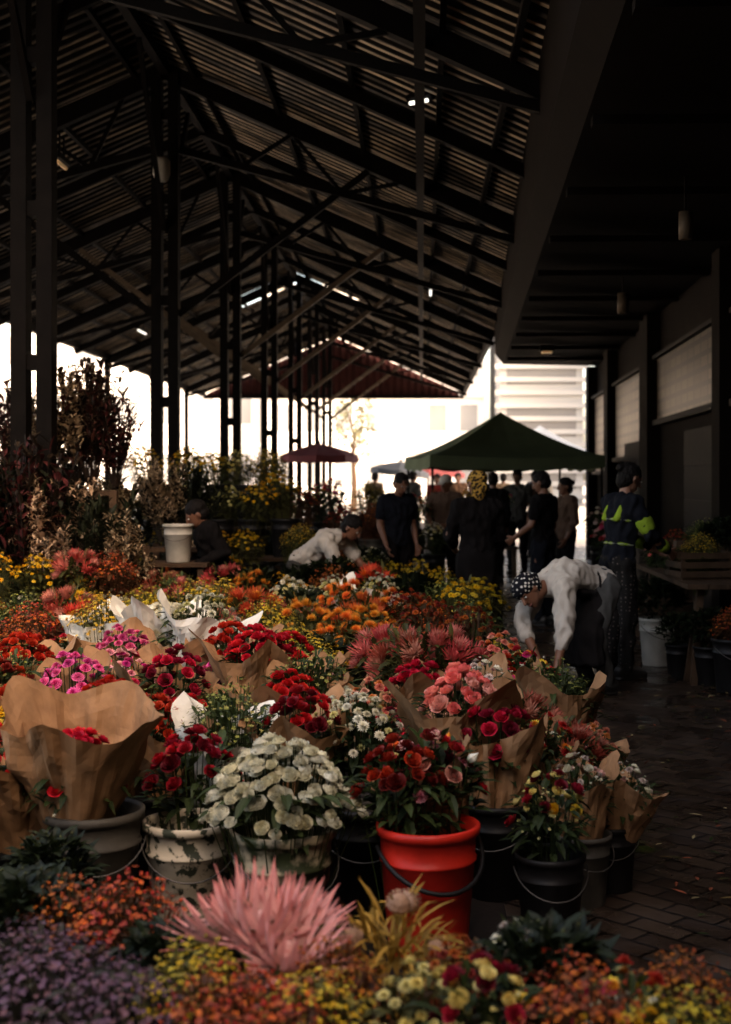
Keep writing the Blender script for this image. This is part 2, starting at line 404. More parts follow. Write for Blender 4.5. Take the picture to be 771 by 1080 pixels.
# added building, unseen behind the camera, blocks low frontal sky light
facade(-6, -7, 30, 8, 8.5, 3, 9, "added unseen dark building blocking sky light behind the camera", rot=math.pi, m=mat("sky_blocker_wall", (.05, .03, .022), .8, 0, 3, .4, .3))
def tree(x, y, h, lab):
    e = empty("street_tree", (x, y, 0), lab, "tree")
    g = Geo(); g.tube([(0, 0, 0), (.05, 0, h*.3), (-.03, .05, h*.55), (.1, 0, h*.8)], [.16, .12, .09, .04])
    tips = []
    for k in range(9):
        a = k*2.4; z0 = h*(.4+.05*k); p = Vector((math.cos(a)*h*.13, math.sin(a)*h*.13, z0+h*.22))
        g.tube([(0, 0, z0), tuple(p*.6+Vector((0, 0, z0*.4))), tuple(p)], [.05, .035, .015], 6); tips.append(p)
    g.obj("trunk", M_wood, e)
    g = Geo()
    for p in tips:
        for _ in range(60):
            q = np.array(p)+rng.normal(0, h*.05, 3); d = rng.normal(0, .09, (3, 3)); c = np.array((.12, .12, .07))*rng.uniform(.6, 1.4)
            g.add(q+d, [(0, 1, 2)], np.tile(c, (3, 1)))
    g.obj("crown", M_leaf, e)
tree(-3.2, 62, 5.0, "small thin street tree in front of pale buildings")

# ------------------------------------------------------------------ gazebo / umbrellas
def gazebo(x, y, wd, dp, ze, za, m, lab):
    e = empty("gazebo_tent", (x, y, 0), lab, "gazebo")
    n = 12; V = []; F = []
    cs = [(-1, -1), (1, -1), (1, 1), (-1, 1), (-1, -1)]
    for j in range(n+1):
        t = j/n
        zz = ze + (za-ze)*(t**1.35)
        for i in range(16):
            s = i/4; k = int(s); f = s-k
            cx = cs[k][0]*(1-f)+cs[k+1][0]*f; cy = cs[k][1]*(1-f)+cs[k+1][1]*f
            sag = .05*math.sin(math.pi*f)*(1-t)
            V.append((cx*wd/2*(1-t), cy*dp/2*(1-t), zz-sag-.04*math.sin(math.pi*t)*math.sin(math.pi*f)))
    for j in range(n):
        for i in range(16): F.append((j*16+i, j*16+(i+1) % 16, (j+1)*16+(i+1) % 16, (j+1)*16+i))
    g = Geo(); g.add(V, F); g.obj("canopy_cloth", m, e)
    V = []; F = []
    for i in range(64):
        s = i/16; k = int(s); f = s-k
        cx = cs[k][0]*(1-f)+cs[k+1][0]*f; cy = cs[k][1]*(1-f)+cs[k+1][1]*f
        sag = .05*math.sin(math.pi*f)
        V += [(cx*wd/2*1.003, cy*dp/2*1.003, ze-sag+.003), (cx*wd/2*1.01+.01*math.sin(i), cy*dp/2*1.01, ze-.2-sag+.02*math.sin(i*1.7))]
    for i in range(64): a = 2*i; b = (2*i+2) % 128; F.append((a, a+1, b+1, b))
    g = Geo(); g.add(V, F); g.obj("valance", m, e)
    for sx in (-1, 1):
        for sy in (-1, 1):
            g = Geo(); g.tube([(sx*(wd/2-.04), sy*(dp/2-.04), 0), (sx*(wd/2-.04), sy*(dp/2-.04), ze)], .022); g.obj("pole", M_steel, e)
    return e
gz = gazebo(1.33, 22.5, 2.85, 2.7, 1.93, 2.68, M_green, "dark green pyramid gazebo tent over market stalls")
gz.rotation_euler = (0, 0, math.radians(9))
gazebo(3.2, 36, 3, 3, 2.2, 3.0, M_blue, "grey blue gazebo tent beyond the market")
def umbrella(x, y, r, z, m, lab, tilt=0):
    e = empty("market_umbrella", (x, y, 0), lab, "umbrella"); e.rotation_euler = (0, math.radians(tilt), 0)
    n = 8; V = [(0, 0, z)]; F = []
    h = .3*r
    for fr in (.35, .7, 1.0):
        for k in range(n*2):
            a = math.pi*k/n; rr = fr*r*(1 if k % 2 == 0 else .95)
            V.append((rr*math.cos(a), rr*math.sin(a), z-h*fr**1.4+(0 if k % 2 == 0 else -.02)))
    for k in range(16): F.append((0, 1+k, 1+(k+1) % 16))
    for j in range(2):
        for k in range(16): F.append((1+j*16+k, 1+(j+1)*16+k, 1+(j+1)*16+(k+1) % 16, 1+j*16+(k+1) % 16))
    g = Geo(); g.add(V, F); g.obj("canopy_cloth", m, e)
    V2 = []; F2 = []
    for k in range(16):
        p = V[33+k]; V2 += [(p[0]*1.002, p[1]*1.002, p[2]), (p[0]*1.01, p[1]*1.01, p[2]-.13)]
    for k in range(16): a = 2*k; b = (2*k+2) % 32; F2.append((a, a+1, b+1, b))
    g = Geo(); g.add(V2, F2); g.obj("valance", m, e)
    g = Geo(); g.tube([(0, 0, 0), (0, 0, z+.06)], .025); g.obj("pole", M_steel, e)
    return e
umbrella(-2.05, 26.5, .78, 2.25, M_maroon, "maroon market umbrella standing among flower stalls")
umbrella(-.75, 34, .75, 2.0, M_blue, "faded blue market umbrella beyond the stalls", 6)
umbrella(.1, 40, 1.1, 2.1, M_maroon, "maroon market umbrella far beyond the stalls", 3)

# ------------------------------------------------------------------ flower heads
def grid_patch(fn, ns, nt):
    V = []; F = []; S_ = []; A = []
    for j in range(nt+1):
        for i in range(ns+1):
            p, s, a = fn(-1+2*i/ns, j/nt); V.append(p); S_.append(s); A.append(a)
    for j in range(nt):
        for i in range(ns):
            a = j*(ns+1)+i; F.append((a, a+1, a+ns+2, a+ns+1))
    return V, F, S_, A
class Head:
    def __init__(s): s.V = []; s.F = []; s.S = []; s.A = []
    def add(s, V, F, S_, A):
        n = len(s.V); s.V += list(V); s.F += [tuple(i+n for i in f) for f in F]; s.S += list(S_); s.A += list(A)
    def done(s): s.V = np.array(s.V, float); s.S = np.array(s.S, float)[:, None]; s.A = np.array(s.A, float)[:, None]; return s
def rose(opened=1.0, closed=0.):
    h = Head()
    for Lr, (n, R, H, op) in enumerate([(3, .30, 1.05, 0), (4, .52, 1.03, .05), (5, .76, .92, .25), (6, 1.0, .72, .5)]):
        op *= (1-closed)
        for k in range(n):
            a0 = 2*math.pi*k/n + Lr*.8 + random.uniform(-.15, .15); w_ = 1.3*math.pi/n; jz = random.uniform(-.09, .09)
            def fn(s, t):
                rad = R*opened**.5*(.2+.8*math.sin(min(1, t*(1+.25*closed))*math.pi/2)**.8) + op*.25*t**3 - closed*.16*R*t**4
                rad *= 1+jz
                ang = a0+s*w_*(1-.3*t**4)
                z = H*t*(1-.22*s*s) - op*.28*t**3 + jz*t
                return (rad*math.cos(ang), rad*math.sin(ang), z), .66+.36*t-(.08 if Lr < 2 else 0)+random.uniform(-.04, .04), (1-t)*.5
            h.add(*grid_patch(fn, 4, 3))
    return h.done()
def diamond(h, d, side, base, ln, wd, s0, s1, a0=0., a1=0., droop=0.):
    d = Vector(d); side = Vector(side); base = Vector(base)
    up = Vector((0, 0, 1))
    m = base+d*ln*.55; t = base+d*ln-up*droop
    h.add([tuple(base), tuple(m-side*wd), tuple(m+side*wd), tuple(t)], [(0, 1, 3), (0, 3, 2)], [s0, (s0+s1)/2, (s0+s1)/2, s1], [a0, (a0+a1)/2, (a0+a1)/2, a1])
def mum(layers=5, n=14, wd=.13):
    h = Head()
    for l in range(layers):
        e = math.radians(5+75*l/(layers-1)); ln = 1.0-.08*l; nn = max(6, n-l)
        for k in range(nn):
            a = 2*math.pi*k/nn + l*.37+random.uniform(-.08, .08); ee = e+random.uniform(-.12, .12)
            d = (math.cos(ee)*math.cos(a), math.cos(ee)*math.sin(a), math.sin(ee)*.75)
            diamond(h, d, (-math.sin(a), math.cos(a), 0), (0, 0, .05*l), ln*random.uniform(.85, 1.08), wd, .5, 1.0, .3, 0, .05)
    return h.done()
def daisy(n=12):
    h = Head()
    for k in range(n):
        a = 2*math.pi*k/n+random.uniform(-.1, .1); e = random.uniform(.1, .35)
        diamond(h, (math.cos(e)*math.cos(a), math.cos(e)*math.sin(a), math.sin(e)), (-math.sin(a), math.cos(a), 0), (0, 0, 0), 1, .22, .7, 1)
    V = [(0, 0, .28)]+[(.28*math.cos(i*math.pi/4), .28*math.sin(i*math.pi/4), .12) for i in range(8)]
    h.add(V, [(0, 1+i, 1+(i+1) % 8) for i in range(8)], [1.]*9, [1.]*9)
    return h.done()
def protea(n=13, spread=0., pw=.10, k_=1.):
    h = Head()
    for l, (el, ln) in enumerate(((78-spread, .95), (62-spread, 1.1), (42-spread, 1.0), (18-spread*.5, .65))):
        for k in range(n):
            a = 2*math.pi*k/n+l*.25+random.uniform(-.07, .07); e0 = math.radians(el+random.uniform(-6, 6)); lr = ln*k_*random.uniform(.88, 1.1)
            ca, sa = math.cos(a), math.sin(a)
            def fn(s, t):
                wv = pw*(math.sin(math.pi*min(1, t*.8+.2))**.7 if t < .98 else .02)
                r = .16+lr*t*math.cos(e0)+.1*math.sin(t*math.pi)*math.sin(e0)
                z = lr*t*math.sin(e0)+.03*s*s
                off = s*wv
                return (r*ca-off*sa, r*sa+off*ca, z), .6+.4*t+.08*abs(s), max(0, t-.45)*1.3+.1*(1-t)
            h.add(*grid_patch(fn, 2, 4))
    V = [(0, 0, .62)]
    for j, (r, z) in enumerate(((.1, .58), (.2, .4), (.24, .15), (.22, 0))):
        V += [(r*math.cos(i*math.pi/5), r*math.sin(i*math.pi/5), z) for i in range(10)]
    F = [(0, 1+i, 1+(i+1) % 10) for i in range(10)]
    for j in range(3): F += [(1+j*10+i, 11+j*10+i, 11+j*10+(i+1) % 10, 1+j*10+(i+1) % 10) for i in range(10)]
    h.add(V, F, [.9]*len(V), [.0]*len(V))
    return h.done()
def pincushion(n=90):
    h = Head()
    for i in range(n):
        z = (i+.5)/n; a = i*2.399; e = math.asin(min(1, z)); 
        c = math.cos(e); d = Vector((c*math.cos(a), c*math.sin(a), z*.9+.15)).normalized()
        sd = Vector((-math.sin(a), math.cos(a), 0))*.035
        b = d*.25; m = d*.72+Vector((0, 0, .02)); t = d*1.0*random.uniform(.9, 1.08)+Vector((0, 0, .12))-d*.05
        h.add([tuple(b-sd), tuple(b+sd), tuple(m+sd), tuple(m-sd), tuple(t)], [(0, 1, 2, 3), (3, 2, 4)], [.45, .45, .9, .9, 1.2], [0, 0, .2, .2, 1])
    return h.done()
def carnation():
    h = Head()
    for l in range(4):
        for k in range(7):
            a0 = 2*math.pi*k/7+l*.45; R = .95-.2*l; z1 = .25+.2*l
            def fn(s, t):
                ang = a0+s*.5; rad = R*t**.8*(1+.12*math.sin(s*9+l+k)*t)
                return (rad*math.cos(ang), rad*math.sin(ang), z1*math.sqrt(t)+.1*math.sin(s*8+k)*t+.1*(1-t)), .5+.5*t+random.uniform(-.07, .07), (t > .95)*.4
            h.add(*grid_patch(fn, 5, 2))
    return h.done()
def star(n=5, w_=.32):
    h = Head()
    for k in range(n):
        a = 2*math.pi*k/n; e = random.uniform(.15, .6)
        diamond(h, (math.cos(e)*math.cos(a), math.cos(e)*math.sin(a), math.sin(e)), (-math.sin(a), math.cos(a), 0), (0, 0, 0), 1, w_, .6, 1, .6, 0)
    return h.done()
def cone():
    h = Head(); V = []; F = []
    n = 14
    prof = [(.2, -.5), (.6, -.35), (.85, 0), (.75, .45), (.4, .8), (.03, .95)]
    for j, (r, z) in enumerate(prof):
        for k in range(n): a = 2*math.pi*(k+.5*(j % 2))/n; V.append((r*math.cos(a), r*math.sin(a), z))
    for j in range(len(prof)-1):
        for k in range(n): F.append((j*n+k, j*n+(k+1) % n, (j+1)*n+(k+1) % n, (j+1)*n+k))
    h.add(V, F, [.8+.3*random.random() for _ in V], [0.]*len(V))
    for i in range(80):
        z = -0.4+1.25*i/80; r = .8*math.sqrt(max(0, 1-((z-.1)/.9)**2)); a = i*2.4
        d = Vector((math.cos(a)*.7, math.sin(a)*.7, .7))
        diamond(h, d, (-math.sin(a), math.cos(a), 0), (r*math.cos(a), r*math.sin(a), z), .3, .1, .6, 1.2, 0, .5)
    return h.done()
def bud():
    h = Head(); V = [(0, 0, 1.3)]+[(.5*math.cos(i*math.pi/3), .5*math.sin(i*math.pi/3), .6) for i in range(6)]+[(.35*math.cos(i*math.pi/3), .35*math.sin(i*math.pi/3), .1) for i in range(6)]
    F = [(0, 1+i, 1+(i+1) % 6) for i in range(6)]+[(1+i, 7+i, 7+(i+1) % 6, 1+(i+1) % 6) for i in range(6)]
    h.add(V, F, [1.]*7+[.5]*6, [0.]*7+[1.]*6); return h.done()
HEADS = {'rose': [rose(random.uniform(.8, 1.2)) for _ in range(4)], 'wrose': [rose(random.uniform(.9, 1.1), random.uniform(.1, .7)) for _ in range(5)], 'spray': [rose(random.uniform(.85, 1.1), random.uniform(.5, .95)) for _ in range(5)],
         'mum': [mum() for _ in range(3)], 'mumfine': [mum(6, 20, .07) for _ in range(2)], 'daisy': [daisy() for _ in range(3)],
         'protea': [protea(14, 6, .075, 1.15) for _ in range(3)], 'king': [protea(15, 8, .070, 1.25) for _ in range(3)], 'pin': [pincushion() for _ in range(2)], 'carn': [carnation() for _ in range(3)],
         'star': [star() for _ in range(4)], 'cone': [cone() for _ in range(2)], 'bud': [bud()]}

def basis(nv, tw=0.):
    n_ = Vector(nv).normalized(); a = Vector((math.cos(tw), math.sin(tw), 0)); a = (a-n_*a.dot(n_)).normalized(); b = n_.cross(a)
    return np.array([a, b, n_]).T
def put(g, h, pos, nv, size, col, acc):
    R = basis(nv, random.uniform(0, 6.28)); sc = size*np.array([1, 1, random.uniform(.85, 1.1)])
    V = (h.V*sc) @ R.T + np.array(pos)
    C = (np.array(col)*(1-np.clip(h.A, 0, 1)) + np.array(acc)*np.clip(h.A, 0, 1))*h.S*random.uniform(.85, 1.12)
    g.add(V, h.F, np.clip(C, 0, 1))
def leaf(g, base, d, ln, wd, col, curl=.3):
    d = Vector(d).normalized(); up = Vector((0, 0, 1)); sd = d.cross(up)
    if sd.length < .05: sd = Vector((1, 0, 0))
    sd.normalize(); nrm = sd.cross(d); base = Vector(base); V = []
    for t, w_ in ((0, .12), (.33, .9), (.66, .8), (1, .02)):
        c = base+d*ln*t-up*curl*ln*t*t
        V += [tuple(c-sd*wd*w_+nrm*wd*.35*w_), tuple(c), tuple(c+sd*wd*w_+nrm*wd*.35*w_)]
    F = []
    for j in range(3):
        for i in range(2): a = j*3+i; F.append((a, a+1, a+4, a+3))
    k = random.uniform(.6, 1.35); C = np.tile(np.array(col)*k, (12, 1)); C[1::3] *= 1.25
    g.add(V, F, C)
def stem(g, p, q, r, col):
    p = np.array(p); q = np.array(q); V = []
    for c in (p, q):
        for k in range(3): V.append(c+np.array([r*math.cos(k*2.1), r*math.sin(k*2.1), 0]))
    g.add(V, [(0, 1, 4, 3), (1, 2, 5, 4), (2, 0, 3, 5)], np.tile(col, (6, 1)))

LG = (.028, .042, .011); LO = (.060, .058, .015); LB = (.070, .035, .014)
def bouquet_meshes(name, sp):
    gb = Geo(); gf = Geo(); R = sp.get('R', .17); zt = sp.get('zt', .68); dome = sp.get('dome', .16)
    lc = sp.get('leaf', LG)
    for (hk, size, cnt, cols, acc, zoff) in sp['heads']:
        for i in range(cnt):
            rr = R*math.sqrt((i+.5)/cnt)*random.uniform(.9, 1.1); a = i*2.399+random.uniform(-.2, .2)
            x, y = rr*math.cos(a), rr*math.sin(a)
            z = zt-dome*(rr/R)**2+random.uniform(-1, 1)*sp.get('jit', .022)+zoff
            kk = dome/max(R, .1)*1.1
            nv = (x/R*kk+random.uniform(-.25, .25), y/R*kk+random.uniform(-.25, .25), 1)
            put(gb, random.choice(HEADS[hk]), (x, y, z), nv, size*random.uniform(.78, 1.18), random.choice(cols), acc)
            if size > .012 or i % 3 == 0: stem(gf, (x*.35, y*.35, .06), (x, y, z), .0022, np.array(lc)*1.1)
    for i in range(sp.get('fill', 0)):
        rr = R*1.1*math.sqrt(random.random()); a = random.uniform(0, 6.28); x, y = rr*math.cos(a), rr*math.sin(a)
        z = zt-dome*(rr/R)**2-random.uniform(-.03, .07)
        put(gb, random.choice(HEADS['star']), (x, y, z), (x*3+random.uniform(-.5, .5), y*3+random.uniform(-.5, .5), 1), random.uniform(.007, .012), random.choice(sp['fcol']), (.3, .25, .05))
    for i in range(sp.get('leaves', 60)):
        rr = R*1.0*math.sqrt(random.random()); a = random.uniform(0, 6.28); x, y = rr*math.cos(a), rr*math.sin(a)
        z = zt-dome*(rr/R)**2-random.uniform(.0, .12)
        d = (math.cos(a)*rr/R+random.uniform(-.4, .4), math.sin(a)*rr/R+random.uniform(-.4, .4), random.uniform(.1, 1.0))
        leaf(gf, (x, y, z), d, sp.get('ll', .075)*random.uniform(.6, 1.3), sp.get('lw', .014)*random.uniform(.7, 1.3), lc, random.uniform(.1, .6))
    for i in range(75):
        a = random.uniform(0, 6.28); zz = random.uniform(.36, zt-.1); rr = (.05+(R*.95-.05)*(zz-.3)/max(.1, zt-.4))*random.uniform(.6, 1)
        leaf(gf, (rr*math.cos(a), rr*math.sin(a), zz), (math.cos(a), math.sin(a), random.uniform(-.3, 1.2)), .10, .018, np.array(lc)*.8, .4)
    return gb.mesh("blossoms_"+name, M_petal), gf.mesh("foliage_"+name, M_leaf)

WHITE = [(.88, .82, .62), (.90, .87, .72), (.85, .78, .54)]; RED = [(.60, .010, .012), (.43, .006, .010), (.72, .03, .018)]
DRED = [(.24, .005, .013), (.14, .003, .008), (.38, .01, .015)]; SALM = [(.90, .27, .20), (.85, .18, .15), (.90, .42, .32)]
MAG = [(.76, .03, .20), (.66, .02, .24), (.85, .09, .28)]; PINK = [(.85, .30, .34), (.80, .20, .28), (.88, .48, .44)]
ORG = [(.88, .20, .010), (.80, .13, .008), (.90, .31, .015)]; RUST = [(.38, .05, .013), (.27, .032, .010), (.52, .10, .015)]
YEL = [(.92, .58, .012), (.86, .50, .012), (.92, .68, .06)]; PYEL = [(.88, .79, .32), (.85, .70, .2)]
PUR = [(.085, .032, .085), (.12, .055, .12), (.07, .025, .06)]
KIND = {
 'white_rose': dict(heads=[('spray', .023, 175, WHITE, (.82, .74, .48), 0)], R=.21, zt=.61, dome=.18, jit=.022, leaves=16, label="dense bunch of cream white roses", cat='roses'),
 'red_rose': dict(heads=[('rose', .028, 36, RED, (.16, .0, .0), 0)], R=.16, leaves=50, fill=20, fcol=WHITE, label="bunch of red roses", cat='roses'),
 'dark_rose': dict(heads=[('rose', .030, 26, DRED+RED[:1], (.05, 0, 0), 0)], R=.15, leaves=60, label="bunch of dark crimson roses", cat='roses'),
 'salmon_rose': dict(heads=[('wrose', .031, 32, SALM, (.85, .45, .25), 0)], R=.16, leaves=40, label="bunch of salmon pink roses", cat='roses'),
 'mixed_rose': dict(heads=[('rose', .031, 12, RED+SALM+DRED, (.3, .1, 0), 0), ('bud', .03, 5, ORG+WHITE, (.1, .15, .03), .03), ('carn', .03, 7, PINK, (.8, .6, .5), 0)], R=.16, leaves=110, ll=.09, lw=.02, label="mixed bunch of red and orange roses", cat='flowers'),
 'magenta_carn': dict(heads=[('carn', .028, 36, MAG, (.8, .3, .45), 0)], R=.17, leaves=40, label="bunch of magenta carnations", cat='carnations'),
 'pink_carn': dict(heads=[('carn', .028, 18, PINK, (.9, .7, .6), 0), ('carn', .026, 14, MAG+RED, (.6, .1, .2), 0)], R=.17, leaves=40, label="bunch of pink and red carnations", cat='carnations'),
 'white_mum': dict(heads=[('mum', .023, 48, WHITE+PYEL[:1], (.75, .7, .35), 0)], R=.17, leaves=45, label="bunch of white chrysanthemums", cat='chrysanthemums'),
 'yellow_mum': dict(heads=[('mum', .022, 62, YEL, (.6, .32, .0), 0)], R=.19, leaves=50, leaf=LO, label="bunch of yellow chrysanthemums", cat='chrysanthemums'),
 'pale_mum': dict(heads=[('mumfine', .026, 40, PYEL, (.6, .5, .1), 0)], R=.18, leaves=50, leaf=LO, label="bunch of pale yellow chrysanthemums", cat='chrysanthemums'),
 'rust_mum': dict(heads=[('mum', .022, 56, RUST+DRED[:1], (.4, .2, .03), 0)], R=.19, leaves=60, leaf=LB, label="bunch of rust red chrysanthemums", cat='chrysanthemums'),
 'orange_pin': dict(heads=[('pin', .043, 20, ORG, (.9, .45, .06), 0)], R=.18, leaves=110, leaf=LO, label="bunch of orange pincushion flowers", cat='pincushions'),
 'pink_protea': dict(heads=[('protea', .070, 8, [(.66, .12, .09), (.74, .24, .17)], (.40, .02, .03), -.03), ('protea', .048, 7, [(.70, .30, .22)], (.40, .03, .03), .01)], R=.19, leaves=130, leaf=LO, ll=.11, jit=.03, label="bunch of spiky pink red proteas", cat='proteas'),
 'red_protea': dict(heads=[('protea', .065, 10, [(.68, .08, .03), (.75, .16, .04)], (.36, .01, .01), -.02), ('pin', .035, 5, ORG, (.9, .35, .05), .0)], R=.19, leaves=120, leaf=LO, ll=.11, jit=.03, label="bunch of spiky orange red proteas", cat='proteas'),
 'king_protea': dict(heads=[('king', .12, 4, [(.88, .52, .46), (.85, .46, .40)], (.72, .22, .19), -.04)], R=.13, dome=.08, leaves=80, leaf=LO, ll=.12, lw=.018, label="bunch of large pale pink king proteas", cat='proteas'),
 'statice': dict(heads=[('star', .010, 480, PUR+[(.14, .05, .07)], (.25, .16, .16), 0)], R=.22, leaves=90, jit=.05, leaf=(.035, .03, .02), label="bunch of purple statice flowers", cat='statice'),
 'wax_yellow': dict(heads=[('star', .012, 300, YEL+[(.5, .38, .05), (.35, .30, .06)], (.5, .3, .02), 0), ('bud', .011, 90, [(.4, .25, .04)], (.1, .1, .02), 0)], R=.2, leaves=190, leaf=(.075, .075, .018), ll=.05, lw=.007, jit=.05, label="bunch of yellow green filler flowers", cat='flowers'),
 'wax_rust': dict(heads=[('star', .012, 240, RUST+ORG[:1]+[(.35, .03, .03)], (.4, .2, .05), 0), ('bud', .012, 90, RUST, (.1, .06, .02), 0)], R=.2, leaves=190, leaf=(.08, .032, .013), ll=.055, lw=.008, jit=.05, label="bunch of rust red leafy conebush", cat='conebush'),
 'mixed_bright': dict(heads=[('daisy', .026, 10, YEL+PYEL, (.3, .12, .01), 0), ('carn', .026, 9, RED+MAG[:1], (.4, .05, .05), 0), ('mum', .024, 9, ORG+PINK[:1], (.4, .2, .03), 0)], R=.17, leaves=70, fill=60, fcol=PYEL+WHITE, label="mixed bunch of yellow and red flowers", cat='flowers'),
 'mixed_pale': dict(heads=[('mum', .026, 14, [(.80, .5, .45), (.85, .70, .6)], (.6, .3, .3), 0), ('wrose', .024, 8, WHITE+PINK[2:], (.6, .5, .2), 0)], R=.16, leaves=60, fill=60, fcol=WHITE, label="mixed bunch of pale pink flowers", cat='flowers'),
 'green_filler': dict(heads=[('star', .011, 150, [(.25, .28, .06), (.35, .32, .09)], (.3, .3, .05), 0)], R=.2, leaves=300, leaf=(.045, .062, .018), ll=.07, lw=.010, jit=.05, label="bunch of leafy green foliage", cat='foliage'),
 'crimson_gold': dict(heads=[('rose', .029, 10, DRED, (.05, 0, 0), 0), ('wrose', .025, 12, YEL+PYEL, (.5, .3, .02), .01), ('mum', .021, 9, PYEL, (.6, .4, .05), 0)], R=.15, leaves=50, fill=40, fcol=PYEL, label="mixed bunch of dark red and yellow roses", cat='flowers'),
 'conebush': dict(heads=[('cone', .045, 4, [(.38, .24, .14), (.45, .31, .19)], (.5, .35, .25), .02)], R=.14, leaves=230, leaf=(.33, .19, .028), ll=.14, lw=.007, jit=.03, label="bunch of brown cone flowers with long yellow leaves", cat='conebush'),
 'salmon_carn': dict(heads=[('carn', .026, 32, SALM+ORG[:1], (.85, .5, .3), 0)], R=.16, leaves=50, label="bunch of orange pink carnations", cat='carnations'),
 'leafy': dict(heads=[('bud', .012, 30, [(.06, .07, .02)], (.05, .06, .02), 0)], R=.2, leaves=260, leaf=(.009, .014, .0045), ll=.12, lw=.024, jit=.05, label="bunch of dark green leaves", cat='foliage'),
}
MULTI = ('red_rose', 'rust_mum', 'pink_protea', 'orange_pin', 'mixed_bright', 'yellow_mum', 'red_protea', 'dark_rose', 'wax_yellow', 'magenta_carn', 'pink_carn')
TPL = {k: [bouquet_meshes(k+str(i), v) for i in range(2 if k in MULTI else 1)] for k, v in KIND.items()}

def wrap_mesh(seed, m, r1=.215, h0=.2, h1=.68, n=56, nt=12):
    rr = random.Random(seed); V = []; F = []
    ph = rr.uniform(0, 6.28); corners = [(rr.uniform(-.45, .45)+k*1.57, rr.uniform(.03, .17)) for k in range(4)]
    creases = [(rr.uniform(0, 6.28), rr.uniform(.02, .055), rr.uniform(-.5, .5)) for _ in range(11)]
    for j in range(nt+1):
        t = j/nt
        for i in range(n):
            a = 2*math.pi*i/n; c = 0
            for ca, ch in corners:
                dd = abs(((a-ph-ca+math.pi) % 6.283)-math.pi); c += max(0, 1-dd/.62)*ch
            top = h1-.15+c+.04*math.cos(a-ph)
            z = h0+(top-h0)*t
            r = .078+(r1-.078)*t**.95
            for qa, qd, sk in creases:     # sharp folded creases running up the cone
                dd = abs(((a-qa-sk*t+math.pi) % 6.283)-math.pi); r -= max(0, 1-dd/.2)*qd*t
            q = noise.noise(Vector((math.cos(a)*3+seed, math.sin(a)*3, t*3.5))) + .22*noise.noise(Vector((math.cos(a)*8+seed, math.sin(a)*8, t*7)))
            r += .034*q*min(1, t*1.4) + c*.45*t**5
            V.append((r*math.cos(a), r*math.sin(a), z+.014*noise.noise(Vector((a*3, t*5, seed)))))
    for j in range(nt):
        for i in range(n): F.append((j*n+i, j*n+(i+1) % n, (j+1)*n+(i+1) % n, (j+1)*n+i))
    me = bpy.data.meshes.new("paper_wrap"); me.from_pydata(V, [], F); me.materials.append(m); me.update(); return me
WRAP = [wrap_mesh(s, M_kraft, r1=.19+.01*s) for s in range(8)]
WWRAP = [wrap_mesh(s+20, M_wpaper) for s in range(3)]
BIGWRAP = wrap_mesh(43, M_kraft, .30, .26, .90, 84, 18)

# ------------------------------------------------------------------ buckets
def bucket_meshes(r0, r1, h):
    g = Geo(); g.lathe([(0.001, .0), (r0, .0), (r0+.003, .01), (r0+(r1-r0)*.72, h*.72), (r0+(r1-r0)*.72+.006, h*.73), (r0+(r1-r0)*.76+.006, h*.75), (r0+(r1-r0)*.76, h*.76),
                        (r1-.004, h*.93), (r1+.007, h*.94), (r1+.008, h), (r1-.003, h+.003), (r1-.008, h-.01), (r0-.004, .02), (0.001, .02)], 36)
    return g
def handle_geo(r1, h, drop=1.15, r=.004):
    g = Geo(); pts = []
    for i in range(17):
        t = i/16; a = math.pi*(1-t); 
        pts.append(((r1+.012)*math.cos(a), -(r1*drop+.01)*math.sin(a)*.98, h*.86-.11*math.sin(a)))
    g.tube(pts, r, 6)
    return g
BKM = {}
def bucket(kind, x, y, z=0, s=1., rot=0., group="flower buckets on the market floor", handle=True):
    mats = dict(grey=M_grey, worn=M_worn, stained=M_worn2, red=M_red, black=M_dark, white=M_white)
    lab = dict(grey="grey plastic bucket holding flowers", worn="paint splattered white bucket holding flowers", stained="stained dirty white bucket holding flowers",
               red="bright red plastic bucket with black handle", black="black plastic bucket holding flowers", white="plain white plastic bucket with flowers")[kind]
    if kind not in BKM:
        g = bucket_meshes(.118, .152, .39); h = handle_geo(.152, .39, r=.0075 if kind == 'red' else .003)
        BKM[kind] = (g.mesh("bucket_body_"+kind, mats[kind], True), h.mesh("bucket_handle_"+kind, M_dark if kind == 'red' else M_wire, True))
    e = empty("bucket", (x, y, z), lab, "bucket", group); e.scale = (s, s, s); e.rotation_euler = (0, 0, rot)
    o = bpy.data.objects.new("bucket_body", BKM[kind][0]); link(o, e)
    if handle:
        o = bpy.data.objects.new("handle", BKM[kind][1]); link(o, e)
    return e

